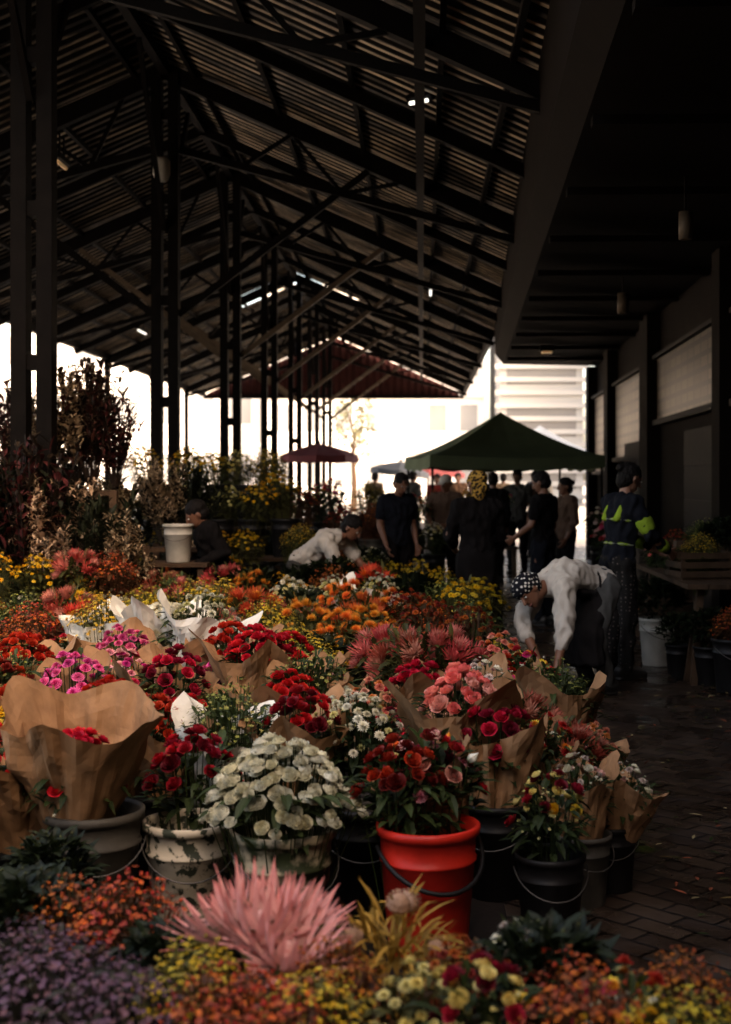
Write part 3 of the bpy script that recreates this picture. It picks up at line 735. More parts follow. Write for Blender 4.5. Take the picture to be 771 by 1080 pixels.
PLACED = []
def bouquet(kind, x, y, z=0, s=1., wrap=None, buck='black', tilt=(0, 0), dz=0., wrot=None):
    tp = random.choice(TPL[kind]); sp = KIND[kind]
    lab = sp['label'] + {None: " in a bucket", 'k': " in brown paper", 'w': " in white paper", 'big': " in large brown paper"}[wrap]
    nm = {'roses': 'rose_bouquet', 'carnations': 'carnation_bouquet', 'chrysanthemums': 'chrysanthemum_bouquet', 'pincushions': 'pincushion_bouquet', 'proteas': 'protea_bouquet',
          'statice': 'statice_bouquet', 'flowers': 'flower_bouquet', 'conebush': 'conebush_bouquet', 'foliage': 'foliage_bouquet'}[sp['cat']]
    e = empty(nm, (x, y, z+dz+.03), lab, sp['cat'], nm.replace('_', ' ')+"s on the market floor")
    e.scale = (s, s, s*random.uniform(.95, 1.06)); e.rotation_euler = (math.radians(tilt[0]), math.radians(tilt[1]), random.uniform(0, 6.28) if wrot is None else wrot)
    link(bpy.data.objects.new("blossoms", tp[0]), e); link(bpy.data.objects.new("foliage", tp[1]), e)
    if wrap:
        me = BIGWRAP if wrap == 'big' else random.choice(WRAP if wrap == 'k' else WWRAP)
        o = bpy.data.objects.new("paper_wrap", me); link(o, e); o.rotation_euler = (0, 0, random.uniform(0, 6.28))
    if buck: bucket(buck, x, y, z, .95*min(s, 1.05), random.uniform(-.4, .4), handle=(y < 6))
    PLACED.append((x, y, .27 if s < 1.15 else .33))
    return e

# --- front row (low tubs)
def fr(kind, u, v, s=.85, zc=.50, **k):
    x, y = spot(u, v, zc); dz = zc-.66*s; 
    return bouquet(kind, x, y, 0, s, dz=dz-.03, **k)
for a in [('statice', 70, 1010, .95), ('statice', 120, 1045, .9), ('statice', 30, 985, .85), ('wax_rust', 135, 950, .8), ('wax_rust', 75, 945, .75), ('wax_yellow', 205, 1020, .72), ('wax_rust', 235, 1050, .75),
          ('king_protea', 280, 985, .88), ('wax_yellow', 330, 1045, .75), ('conebush', 415, 970, .9), ('pale_mum', 442, 1025, .8), ('mixed_pale', 548, 985, .75), ('wax_rust', 350, 1015, .65),
          ('crimson_gold', 515, 1045, .8), ('wax_rust', 600, 1020, .8), ('mixed_bright', 660, 1045, .75), ('wax_yellow', 720, 1050, .8), ('yellow_mum', 680, 1075, .7), ('wax_rust', 290, 1085, .8),
          ('wax_rust', 720, 1010, .65), ('wax_rust', 620, 1060, .8), ('rust_mum', 490, 1000, .7), ('leafy', 575, 1000, .75), ('leafy', 180, 975, .65), ('leafy', 20, 940, .8), ('wax_rust', 265, 1040, .6)]:
    fr(a[0], a[1], a[2], a[3], buck=None)
for x in np.arange(-1.2, .75, .4):
    bucket('black', x+.05, 2.98, 0, .78, 0, handle=False)
# --- first bucket row
bouquet('red_rose', -1.16, 4.45, 0, .88, 'big', None, (0, -4), dz=.05, wrot=2.2); bucket('grey', -1.10, 4.45, .03, 1.06, .3)
bouquet('dark_rose', -.80, 4.62, 0, 1.0, None, None, dz=-.03); bucket('worn', -.79, 4.52, 0, 1.0, .2)
bouquet('white_rose', -.46, 4.33, 0, 1.13, None, None, dz=-.03); bucket('stained', -.45, 4.30, .0, 1.08, .5)
bouquet('dark_rose', -.07, 4.34, 0, .95, None, None, dz=-.02); bouquet('mixed_rose', .03, 4.42, 0, 1.0, None, None, dz=-.02); bucket('red', .02, 4.30, 0.02, 1.06, .35)
bouquet('dark_rose', .17, 4.44, .10, .80, 'k', None, (0, 22), dz=.0)
bucket('black', -.2, 4.75, 0, 1, 0); bouquet('white_mum', -.24, 5.0, 0, 1.02, None, 'grey')
bouquet('crimson_gold', .43, 4.45, 0, .80, None, 'black', dz=-.04)
bouquet('dark_rose', .28, 4.95, 0, .95, 'k', 'black')
bouquet('green_filler', -.72, 5.0, 0, .95, 'w', 'grey', dz=.08); bouquet('dark_rose', -.45, 5.0, 0, .95, 'k', 'black', dz=.04)
bouquet('red_rose', -1.02, 5.1, 0, .95, 'k', 'black', dz=.03)
# --- second rows
P2 = [('salmon_rose', 487, 758, 1.0, 'k'), ('white_mum', 372, 762, 1.0, None), ('pink_protea', 545, 760, .9, None), ('mixed_bright', 572, 790, .78, 'k'),
      ('mixed_pale', 615, 828, .70, 'k'), ('pink_protea', 590, 785, .78, None), ('salmon_carn', 628, 790, .7, None), ('magenta_carn', 80, 728, 1.0, 'k'), ('pink_carn', 130, 712, 1.0, 'k'),
      ('yellow_mum', 25, 765, .9, None), ('red_rose', 25, 700, 1.0, 'k'), ('red_rose', 275, 700, 1.05, 'k'), ('red_rose', 240, 690, 1.0, 'k'), ('red_rose', 312, 695, 1.0, 'k'), ('dark_rose', 175, 715, 1.0, 'k'),
      ('green_filler', 330, 720, 1., 'k'), ('mixed_bright', 70, 690, .95, None), ('pink_protea', 445, 690, 1.1, None), ('pink_protea', 415, 680, 1.05, None), ('pink_protea', 470, 700, 1.05, None),
      ('magenta_carn', 130, 690, 1., 'k'), ('white_rose', 165, 655, 1.2, 'w'), ('white_mum', 200, 660, 1.2, 'w'), ('orange_pin', 330, 655, 1.05, None), ('orange_pin', 390, 652, 1.05, None), ('orange_pin', 360, 668, 1.0, None),
      ('orange_pin', 305, 640, 1.0, None), ('rust_mum', 450, 655, 1.1, None), ('rust_mum', 490, 660, 1.1, None), ('rust_mum', 430, 640, 1.1, None), ('wax_yellow', 300, 670, 1., None), ('yellow_mum', 60, 600, 1.1, None), ('yellow_mum', 35, 610, 1.1, None),
      ('pink_protea', 125, 585, 1.0, None), ('pink_protea', 235, 612, 1.15, None), ('pink_protea', 90, 575, 1.1, None), ('red_protea', 160, 612, 1.1, None), ('rust_mum', 195, 605, 1.1, None), ('white_mum', 362, 628, 1.1, 'w'), ('white_mum', 395, 628, 1.1, 'w'),
      ('yellow_mum', 300, 622, 1., None), ('yellow_mum', 440, 608, 1.05, None), ('yellow_mum', 465, 612, 1., None), ('yellow_mum', 410, 612, 1.05, None), ('white_mum', 38, 690, .9, None), ('yellow_mum', 145, 677, .9, None),
      ('green_filler', 25, 645, 1.1, None), ('wax_yellow', 110, 655, 1.1, 'w'), ('wax_yellow', 330, 690, .95, None), ('wax_yellow', 520, 695, .85, None), ('red_rose', 540, 720, .85, 'k'), ('mixed_pale', 510, 732, .9, 'k'),
      ('red_protea', 360, 605, 1.1, None), ('red_protea', 265, 640, 1.1, None), ('leafy', 320, 610, 1.1, None), ('green_filler', 420, 625, 1., None)]
for k, u, v, s, wr in P2:
    x, y = spot(u, v, .62*s)
    if x > .68: x = .68
    bouquet(k, x, y, 0, s, wr, 'black' if random.random() < .7 else 'grey', (random.uniform(-6, 6), random.uniform(-6, 6)), dz=.05 if wr and y > 5 else 0)
# --- fill the field
people_spots = [(.48, 11.5, .38), (-.8, 12.1, .4), (-.27, 14, .35), (-1.72, 11.2, .35), (.9, 9.0, .42), (.72, 8.6, .3), (-1.55, 8.1, .4)]
ZONES = [(3.6, 4.25, ['leafy']),
 (4.25, 5.6, ['red_rose', 'dark_rose', 'red_rose', 'pink_carn', 'red_rose']),
 (5.6, 7.2, ['red_rose', 'pink_protea', 'magenta_carn', 'dark_rose', 'mixed_bright', 'green_filler', 'salmon_carn', 'leafy', 'pink_carn']),
 (7.2, 9.4, ['wax_yellow', 'orange_pin', 'red_protea', 'wax_rust', 'green_filler', 'leafy', 'pink_protea', 'yellow_mum']),
 (9.4, 11.4, ['wax_rust', 'red_protea', 'pink_protea', 'green_filler', 'orange_pin', 'yellow_mum', 'white_mum', 'leafy']),
 (11.4, 17., ['yellow_mum', 'wax_yellow', 'green_filler', 'leafy', 'wax_rust', 'white_mum', 'yellow_mum'])]
y = 3.75; nf = 0
while y < 16.5:
    st = .31 if y < 8 else .38
    x = -(.307*y+.30); xm = .62 if y < 7 else (.48 if y < 10.4 else (.1 if y < 13 else -.3))
    if y < 4.9: xm = -1.25
    if y > 12.2: x = max(x, -1.0)
    while x < xm:
        xx = x+random.uniform(-.06, .06); yy = y+random.uniform(-.07, .07)
        if all((xx-a)**2+(yy-b)**2 > r*r for a, b, r in PLACED) and all((xx-a)**2+(yy-b)**2 > r*r for a, b, r in people_spots):
            for z in ZONES:
                if z[0] <= y < z[1]:
                    k = random.choice(z[2])
            s = random.uniform(.82, 1.0) if y < 8 else random.uniform(.95, 1.2)
            if y < 4.2: s = .72
            wr = 'k' if (k.endswith('rose') or 'carn' in k or (4.2 < y < 8 and random.random() < .35)) and random.random() < .88 else None
            bouquet(k, xx, yy, 0, s, wr, 'black', (random.uniform(-12, 12), random.uniform(-12, 12))); nf += 1
            PLACED[-1] = (xx, yy, .24)
        x += st
    y += st*.95
bouquet('leafy', -1.12, 4.0, 0, .62, None, 'black')
EK = ['mixed_pale', 'mixed_bright', 'salmon_carn', 'wax_rust', 'wax_yellow', 'salmon_carn', 'rust_mum', 'mixed_bright', 'wax_yellow']
for i, yy in enumerate(np.arange(5.0, 8.1, .36)):
    bouquet(EK[i], (.76 if yy < 6.8 else .64)+random.uniform(-.05, .05), yy, 0, .68 if yy < 6.8 else .48, 'k' if i in (0, 2) else None, 'black', (0, 8))
bouquet('wax_rust', .52, 8.4, 0, .45, None, 'black')
bouquet('crimson_gold', .76, 9.15, 0, .38, None, 'black')

# ------------------------------------------------------------------ tiered stands on the left
def stand(x0, x1, y0, y1, z, lab):
    e = empty("display_stand", ((x0+x1)/2, (y0+y1)/2, 0), lab, "stand", "wooden display stands"); ox, oy = (x0+x1)/2, (y0+y1)/2
    g = Geo(); n = max(2, int((y1-y0)/.14)); w_ = (y1-y0)/n
    for i in range(n): g.box(x0-ox, x1-ox, y0-oy+i*w_+.005, y0-oy+(i+1)*w_-.005, z-.03, z)
    g.obj("table_top", M_wood, e)
    for sx in (x0+.03, x1-.08):
        for sy in (y0+.03, y1-.08):
            g = Geo(); g.box(sx-ox, sx-ox+.05, sy-oy, sy-oy+.05, 0, z-.032); g.obj("leg", M_wood, e)
    return e
stand(-2.7, -1.15, 12.7, 13.3, .35, "low wooden stand crowded with flower buckets")
stand(-2.8, -1.2, 13.35, 13.95, .75, "wooden stand crowded with yellow flower buckets")
stand(-3.0, -1.3, 14.0, 14.6, 1.1, "tall wooden stand crowded with flower buckets")
stand(-1.1, -.4, 15.4, 16.4, .45, "low wooden stand crowded with flower buckets")
for zz, y0, xs in ((.35, 13.0, (-2.6, -1.2)), (.75, 13.65, (-2.7, -1.25)), (1.1, 14.3, (-2.9, -1.35))):
    for x in np.arange(xs[0], xs[1], .33):
        k = random.choice(['yellow_mum', 'yellow_mum', 'wax_yellow', 'pale_mum', 'yellow_mum'])
        bouquet(k, x+random.uniform(-.05, .05), y0, zz, random.uniform(.95, 1.2), None, 'black', (10, 0), dz=.0)
for x, yy in ((-.95, 15.6), (-.6, 15.7), (-.9, 16.1), (-.55, 16.1)):
    bouquet(random.choice(['wax_rust', 'rust_mum', 'yellow_mum']), x, yy, .45, 1.1, None, 'grey')
def rack(x0, x1, y0, y1, levels, h, lab):
    ox, oy = (x0+x1)/2, (y0+y1)/2; e = empty("display_rack", (ox, oy, 0), lab, "rack")
    for sx in (x0, x1-.06):
        for sy in (y0, y1-.06):
            g = Geo(); g.box(sx-ox, sx-ox+.06, sy-oy, sy-oy+.06, 0, h); g.obj("post", M_wood, e)
    for z in levels:
        g = Geo(); g.box(x0-ox+.062, x1-ox-.062, y0-oy+.01, y1-oy-.01, z-.035, z); g.obj("shelf", M_wood, e)
    return e
rack(-3.45, -2.45, 10.65, 11.2, (.5, 1.0, 1.45), 1.46, "dark wooden rack stacked with dried flower bunches")
rack(-2.42, -1.85, 11.5, 12.0, (.45, .95), .97, "dark wooden rack with bunches and buckets")
def dried(seed, h, n, col, tipcol, spread=.34, plume=False):
    gf = Geo(); gb = Geo(); r = random.Random(seed)
    for i in range(n):
        a = r.uniform(0, 6.28); sp = r.uniform(.02, spread); hh = h*r.uniform(.55, 1.05)
        tip = np.array((math.cos(a)*sp, math.sin(a)*sp, hh)); base = np.array((math.cos(a)*.03, math.sin(a)*.03, .05))
        stem(gf, base, tip, .004, np.array(col)*.8)
        for k in range(16):
            t = .3+.7*k/16; p = base+(tip-base)*t
            d = (r.uniform(-1, 1), r.uniform(-1, 1), r.uniform(.2, 1.4))
            leaf(gf if k % 2 else gb, p, d, .11*r.uniform(.6, 1.3), .02, col if k % 2 else tipcol, .2)
        if plume:
            for k in range(40):
                p = tip+np.array((r.gauss(0, .022), r.gauss(0, .022), -.18+.22*k/40)); leaf(gb, p, (r.uniform(-1, 1), r.uniform(-1, 1), .9), .07, .007, tipcol, .5)
    return gb.mesh("plumes", M_petal), gf.mesh("stalks", M_leaf)
DR = [dried(1, 1.1, 60, (.020, .011, .006), (.06, .014, .012)), dried(2, .8, 40, (.03, .021, .012), (.38, .27, .17), .26, True), dried(3, .85, 64, (.010, .013, .005), (.018, .02, .008))]
def driedb(i, x, y, z, s):
    e = empty("dried_bunch", (x, y, z), ["tall bunch of dark red dried branches", "bunch of pale dried plumes", "bunch of dark green branches"][i]+" on a rack", "dried flowers", "dried bunches on the racks")
    e.scale = (s, s, s); e.rotation_euler = (0, 0, random.uniform(0, 6))
    link(bpy.data.objects.new("plumes", DR[i][0]), e); link(bpy.data.objects.new("stalks", DR[i][1]), e)
for i, x, z, s in ((0, -3.35, 1.45, .8), (1, -3.1, 1.45, .95), (1, -2.85, 1.45, 1.2), (0, -2.7, 1.45, .95), (0, -2.5, 1.45, .7), (2, -3.3, 1.0, .8), (2, -2.9, 1.0, .8), (1, -2.6, 1.0, .7), (0, -3.2, .5, .7), (2, -2.8, .5, .8), (2, -3.2, .0, .8), (2, -2.6, .5, .8)):
    driedb(i, x, 10.9+random.uniform(-.1, .1), z, s)
for i, x, z, s in ((1, -2.25, .95, .75), (2, -2.0, .95, .8), (1, -2.1, .45, .7), (1, -2.3, .95, .9)): driedb(i, x, 11.75, z, s)
for x, yy, z, s in ((-2.9, 12.4, .4, 1.4), (-3.4, 12.6, .4, 1.5), (-3.9, 12.6, .4, 1.5)): driedb(2, x, yy, z, s)
for i, x, s in ((2, -3.25, 1.35), (0, -3.0, 1.2), (1, -2.8, 1.2), (2, -2.5, 1.05), (1, -2.3, .9)): driedb(i, x, 10.12, .52, s)
stand(-3.3, -2.2, 9.35, 9.9, .32, "low wooden stand crowded with bright flower buckets")
for x, k in ((-3.1, 'yellow_mum'), (-2.8, 'yellow_mum'), (-2.5, 'pink_protea'), (-2.25, 'wax_rust')): bouquet(k, x, 9.65, .32, .95, None, 'black')
stand(-3.5, -2.15, 9.95, 10.25, .52, "narrow wooden stand crowded with flower buckets")
for x, yy, s in ((-3.2, 16.5, 1.3), (-3.9, 16.2, 1.2), (-4.6, 16.8, 1.3), (-5.2, 17, 1.2), (-2.5, 16.8, 1.5), (-1.9, 17.6, 1.5), (-1.5, 18.8, 1.4), (-3.3, 18.2, 1.5), (-4.2, 18.8, 1.5)): driedb(2, x, yy, .1, s)
for x, yy, k in ((-2.2, 15.4, 'wax_yellow'), (-1.8, 15.6, 'rust_mum'), (-2.7, 15.5, 'yellow_mum')): bouquet(k, x, yy, 1.0, 1.1, None, 'black')
stand(-3.0, -1.5, 15.1, 15.9, 1.0, "tall wooden stand crowded with flower buckets")
bucket('white', -2.02, 11.0, .86, .80, 0, group="white buckets"); stand(-2.25, -1.75, 10.8, 11.25, .86, "small wooden stand holding a white bucket")

# ------------------------------------------------------------------ far stalls
for (x, y, z, k, s) in ((-.1, 17.5, .5, 'mixed_bright', 1.2), (.3, 18.2, .5, 'pink_carn', 1.2), (-.5, 18, .5, 'white_mum', 1.2), (.7, 19.5, .5, 'yellow_mum', 1.2), (2.2, 15.5, .1, 'pink_carn', 1.3), (2.45, 16.2, .3, 'salmon_carn', 1.3), (2.3, 17, .3, 'mixed_pale', 1.3), (1.9, 19, .4, 'mixed_pale', 1.2), (1.2, 20.5, .5, 'mixed_bright', 1.2), (.2, 20.5, .5, 'wax_rust', 1.2), (-.8, 20, .6, 'wax_yellow', 1.3), (-1.4, 20.4, .6, 'rust_mum', 1.3), (-.4, 16.9, .5, 'wax_yellow', 1.2), (-1.5, 16.3, .5, 'rust_mum', 1.3), (-1.3, 17.2, .6, 'mixed_bright', 1.3), (.15, 16.9, .2, 'white_mum', 1.1)):
    bouquet(k, x, y, z, s, None, 'black')
    if z > .25: stand(x-.28, x+.28, y-.25, y+.25, z, "small wooden stand under a flower bucket")

def trestle(x0, x1, y0, y1, z, lab):
    ox, oy = (x0+x1)/2, (y0+y1)/2; e = empty("work_table", (ox, oy, 0), lab, "table")
    g = Geo()
    for i in range(4):
        w_ = (x1-x0)/4; g.box(x0-ox+i*w_+.004, x0-ox+(i+1)*w_-.004, y0-oy, y1-oy, z-.035, z)
    g.obj("table_top", M_wood, e)
    for yy in (y0+.15, y1-.15):
        g = Geo()
        for s_ in (-1, 1):
            g.beam((s_*(x1-x0)*.42, yy-oy-.12, 0), (s_*(x1-x0)*.3, yy-oy, z-.05), .05, .05); g.beam((s_*(x1-x0)*.42, yy-oy+.12, 0), (s_*(x1-x0)*.3, yy-oy, z-.05), .05, .05)
        g.beam((-(x1-x0)*.38, yy-oy, .3), ((x1-x0)*.38, yy-oy, .3), .04, .06)
        g.obj("trestle", M_wood, e)
    return e
trestle(1.98, 2.62, 9.9, 12.3, .76, "dark wooden trestle table beside the wall")
def crate(x, y, z, w_, d, h, rot, lab):
    e = empty("wooden_crate", (x, y, z), lab, "crate", "wooden crates by the wall"); e.rotation_euler = (0, 0, rot)
    g = Geo()
    for k in range(3):
        z0 = .02+k*h/3
        g.box(-w_/2, w_/2, -d/2, -d/2+.012, z0, z0+h/3-.025); g.box(-w_/2, w_/2, d/2-.012, d/2, z0, z0+h/3-.025)
        g.box(-w_/2, -w_/2+.012, -d/2+.013, d/2-.013, z0, z0+h/3-.025); g.box(w_/2-.012, w_/2, -d/2+.013, d/2-.013, z0, z0+h/3-.025)
    g.obj("slats", M_wood, e)
    g = Geo(); g.box(-w_/2+.013, w_/2-.013, -d/2+.013, d/2-.013, 0, .015)
    for sx in (-1, 1):
        for sy in (-1, 1): g.box(sx*(w_/2-.03)-.014, sx*(w_/2-.03)+.014, sy*(d/2-.03)-.014, sy*(d/2-.03)+.014, .016, h)
    g.obj("corner_posts", M_wood, e)
crate(2.2, 10.5, .76, .45, .32, .22, .2, "open wooden crate on the work table")
crate(2.4, 11.4, .76, .45, .32, .26, -.1, "open wooden crate on the work table")
crate(2.35, 13.0, .0, .5, .4, .5, .1, "tall wooden crate standing by the wall")
bouquet('wax_yellow', 2.2, 10.5, .55, .75, None, None); bouquet('green_filler', 2.42, 11.4, .62, .8, None, None); bouquet('rust_mum', 2.32, 12.1, .5, .8, None, None); bouquet('green_filler', 2.15, 11.0, .45, .75, None, None)
bouquet('leafy', 2.45, 10.8, .6, .9, None, None); bouquet('salmon_carn', 2.1, 11.8, .45, .75, None, None)
bucket('white', 1.95, 11.0, .008, 1.0, .4, "white buckets"); bouquet('leafy', 1.95, 11.0, 0, 1.0, None, None)
bucket('white', 1.76, 11.7, .008, .9, .1, "white buckets"); bouquet('wax_rust', 1.76, 11.7, 0, .85, None, None)
bucket('black', 2.25, 9.6, .008, 1.0, .4, "black buckets by the wall"); bouquet('wax_rust', 2.25, 9.6, 0, .8, None, None)
bouquet('leafy', 2.15, 9.95, 0, .8, None, 'black'); bouquet('green_filler', 2.3, 10.2, 0, .7, None, 'black'); bouquet('leafy', 2.0, 10.35, 0, .7, None, 'black')
g = Geo()
for i in range(560):
    x = random.uniform(.95, 2.75); yy = random.uniform(3, 14)
    if random.random() < .5: x = .95+abs(random.gauss(0, .25))
    if random.random() < .35: x = 2.4-abs(random.gauss(0, .35)); yy = random.uniform(8, 10.5)
    leaf(g, (x, yy, .014+random.random()*.01), (random.uniform(-1, 1), random.uniform(-1, 1), random.uniform(0, .15)), random.uniform(.02, .07), .008, random.choice([LG, LO, LB, LG, (.3, .08, .04), (.35, .28, .14), (.2, .13, .04)]), 0)
tag(g.obj("leaf_litter", M_leaf), "scattered fallen petals and leaves on dark paving", "leaf litter", kind="stuff")

# ------------------------------------------------------------------ people
_bm = bmesh.new(); bmesh.ops.create_icosphere(_bm, subdivisions=2, radius=1); ICO = np.array([v.co for v in _bm.verts]); _bm.free()
class Body:
    def __init__(s): s.bm = bmesh.new()
    def hull(s, *ells):
        vs = []
        for c, r, R in ells:
            r = (r, r, r) if not isinstance(r, (tuple, list)) else r
            P = ICO*np.array(r)
            if R is not None: P = P @ np.array(R).T
            P = P+np.array(c)
            vs += [s.bm.verts.new(p) for p in P]
        res = bmesh.ops.convex_hull(s.bm, input=vs, use_existing_faces=False)
        kill = [v for v in set(res['geom_interior'] + res['geom_unused']) if isinstance(v, bmesh.types.BMVert)]
        if kill: bmesh.ops.delete(s.bm, geom=kill, context='VERTS')
    def cap(s, p, r, q, r2): s.hull((p, r, None), (q, r2, None))
    def build(s, name, mat_, parent, voxel=.009, smooth=3, fold=0., fs=9., origin=Vector((0, 0, 0))):
        me = bpy.data.meshes.new(name); s.bm.to_mesh(me); s.bm.free()
        ob = bpy.data.objects.new(name, me); COL.objects.link(ob)
        m = ob.modifiers.new("r", 'REMESH'); m.mode = 'VOXEL'; m.voxel_size = voxel; m.use_smooth_shade = True
        m2 = ob.modifiers.new("s", 'SMOOTH'); m2.factor = .5; m2.iterations = smooth
        dg = bpy.context.evaluated_depsgraph_get(); nm = bpy.data.meshes.new_from_object(ob.evaluated_get(dg)); nm.name = name
        bpy.data.objects.remove(ob); bpy.data.meshes.remove(me)
        n = len(nm.vertices); co_ = np.empty(n*3); nm.vertices.foreach_get("co", co_); co_ = co_.reshape(-1, 3)
        if fold:
            no = np.empty(n*3); nm.vertices.foreach_get("normal", no); no = no.reshape(-1, 3)
            d = np.array([(1-2*abs(noise.noise(Vector((c[0]*fs*1.3, c[1]*fs*1.3, c[2]*fs*.8)))))*.7+.6*noise.noise(Vector((c[0]*fs*2.6, c[1]*fs*2.6, c[2]*fs*1.5)))-.35 for c in co_])
            co_ = co_+no*(d[:, None]*fold)
        co_ -= np.array(origin)
        nm.vertices.foreach_set("co", co_.ravel()); nm.materials.clear(); nm.materials.append(mat_)
        nm.polygons.foreach_set("use_smooth", [True]*len(nm.polygons)); nm.update()
        o = bpy.data.objects.new(name, nm); link(o, parent); return o

def cloth(name, c, var=.3): return mat(name, c, .9, 0, 14, var, .25, 60, bdist=.003, spec=.08)
SK = mat("brown_skin", (.20, .085, .045), .5, 0, 6, .2, .08, 60, bdist=.002)
SK2 = mat("tan_skin", (.30, .15, .09), .5, 0, 6, .2, .08, 60, bdist=.002)
HAIR = mat("black_hair", (.008, .006, .005), .7, 0, 60, .4, .6, 90, spec=.15)
M_eye = mat("eye", (.5, .47, .42), .3, 0, 5, .1, 0); M_iris = mat("iris", (.01, .008, .006), .2, 0, 5, .1, 0); M_lip = mat("lips", (.16, .05, .04), .5, 0, 9, .2, 0)
C_black = cloth("black_cloth", (.007, .006, .006)); C_white = cloth("offwhite_cloth", (.54, .49, .42), .15); C_navy = cloth("navy_cloth", (.009, .010, .014))
C_apron = cloth("dark_apron_cloth", (.016, .014, .014)); C_tan = cloth("tan_cloth", (.25, .18, .12)); C_red = cloth("red_cloth", (.2, .025, .02))
C_jean = cloth("faded_denim", (.09, .09, .085)); C_lime = cloth("lime_cloth", (.26, .38, .03)); C_brown = cloth("brown_cloth", (.10, .06, .04)); C_grey = cloth("grey_cloth", (.06, .057, .052))
C_patt = dots_mat("patterned_dark_cloth", (.012, .011, .010), (.10, .08, .07), 30, .22); C_shoe = mat("shoe_leather", (.02, .018, .016), .5); C_refl = cloth("reflective_tape", (.36, .36, .31), .1)

STAND = dict(pelvis=(0, 0, .93), chest=(0, .01, 1.26), neck=(0, -.01, 1.43), head=(0, .03, 1.585), Lsh=(-.175, -.01, 1.38), Rsh=(.175, -.01, 1.38), Lel=(-.22, -.02, 1.10), Rel=(.22, -.02, 1.10),
             Lwr=(-.20, .10, .87), Rwr=(.20, .10, .87), Lhip=(-.09, 0, .90), Rhip=(.09, 0, .90), Lkn=(-.10, .03, .50), Rkn=(.10, .03, .50), Lan=(-.11, 0, .085), Ran=(.11, 0, .085))
def person(label, J, look, top, bottom, skin=SK, hairk='hair', sleeve='short', skirt=False, extras=(), voxel=.009, base=None, fwd=None, hair_mat=None):
    J = {k: Vector(v) for k, v in J.items()}
    base = base or Vector(((J['Lan'].x+J['Ran'].x)/2, (J['Lan'].y+J['Ran'].y)/2, 0))
    e = empty("person", tuple(base), label, "person")
    l = (J['Lsh']-J['Rsh']).normalized(); sp = (J['neck']-J['pelvis']).normalized(); frn = l.cross(sp).normalized(); l = sp.cross(frn).normalized()
    B = np.array([l, frn, sp]).T
    ld = Vector(look).normalized(); hu = (J['head']-J['neck']).normalized(); hu = (hu-ld*hu.dot(ld)); hu.normalize(); hl = hu.cross(ld)
    HB = np.array([hl, ld, hu]).T
    hd = J['head']; P = J['pelvis']; C = J['chest']; Nk = J['neck']; Wst = P.lerp(C, .5)
    fw = Vector(fwd) if fwd else Vector((frn.x, frn.y, 0)).normalized()
    def torso(b, inf, low=True):
        b.hull((P, (.150+inf, .105+inf, .09+inf), B), (Wst, (.125+inf, .088+inf, .08+inf), B))
        b.hull((Wst, (.125+inf, .088+inf, .08+inf), B), (C, (.152+inf, .108+inf, .11+inf), B))
        b.hull((C, (.152+inf, .108+inf, .11+inf), B), (J['Lsh'], .052+inf, None), (J['Rsh'], .052+inf, None), (Nk-sp*.01, .045+inf*.5, None))
    b = Body(); torso(b, 0)
    b.cap(Nk-sp*.03, .05, hd-hu*.06-ld*.01, .047)
    b.hull((hd-ld*.012+hu*.015, (.074, .094, .098), HB), (hd+ld*.028-hu*.055, (.052, .055, .045), HB))
    b.hull((hd+ld*.03-hu*.055, (.05, .052, .045), HB), (hd+ld*.052-hu*.088, (.024, .022, .018), HB))
    b.hull((hd+ld*.085+hu*.01, (.008, .008, .01), HB), (hd+ld*.104-hu*.028, (.015, .013, .010), HB))
    b.hull((hd+ld*.070+hu*.024+hl*.03, (.022, .012, .008), HB), (hd+ld*.070+hu*.024-hl*.03, (.022, .012, .008), HB))
    for s_ in (-1, 1): b.hull((hd+hl*s_*.076-ld*.005-hu*.01, (.009, .017, .028), HB))
    for A in 'LR':
        sh, el, wr = J[A+'sh'], J[A+'el'], J[A+'wr']
        b.cap(sh, .052, sh.lerp(el, .5), .046); b.cap(sh.lerp(el, .5), .046, el, .036); b.cap(el, .038, el.lerp(wr, .35), .038); b.cap(el.lerp(wr, .35), .038, wr, .025)
        d = (wr-el).normalized()
        inn = (C-wr); inn = (inn-d*inn.dot(d)); inn = inn.normalized() if inn.length > .01 else frn
        wv = d.cross(inn).normalized()
        if wv.dot(fw) < 0: wv = -wv
        HBm = np.array([wv, inn, d]).T
        b.hull((wr+d*.02, (.027, .018, .02), HBm), (wr+d*.075, (.040, .015, .022), HBm))
        for i, ln in enumerate((.075, .085, .080, .062)):
            p0 = wr+d*.085+wv*(.031-.0205*i); p1 = p0+d*ln*.5+inn*ln*.12; p2 = p1+d*ln*.32+inn*ln*.38
            b.cap(p0, .0098, p1, .009); b.cap(p1, .009, p2, .0075)
        t0 = wr+d*.03+wv*.028; t1 = t0+d*.035+wv*.028+inn*.012; t2 = t1+d*.03+wv*.006+inn*.012
        b.cap(t0, .014, t1, .011); b.cap(t1, .011, t2, .009)
        hp, kn, an = J[A+'hip'], J[A+'kn'], J[A+'an']
        b.cap(hp, .083, hp.lerp(kn, .5), .072); b.cap(hp.lerp(kn, .5), .072, kn, .052); b.cap(kn, .053, kn.lerp(an, .35), .053); b.cap(kn.lerp(an, .35), .053, an, .036)
        ft = Vector((an.x, an.y, .045)); b.hull((ft-fw*.05, (.035, .035, .035), None), (ft+fw*.13+Vector((0, 0, -.012)), (.04, .04, .025), None))
    b.build("body", skin, e, voxel, 2, origin=base)
    for s_ in (-1, 1):
        b = Body(); b.hull((hd+ld*.079+hl*s_*.031+hu*.004, (.015, .008, .007), HB)); b.build("eye", M_eye, e, .003, 0, origin=base)
        b = Body(); b.hull((hd+ld*.0845+hl*s_*.031+hu*.004, (.006, .005, .0065), HB)); b.build("iris", M_iris, e, .002, 0, origin=base)
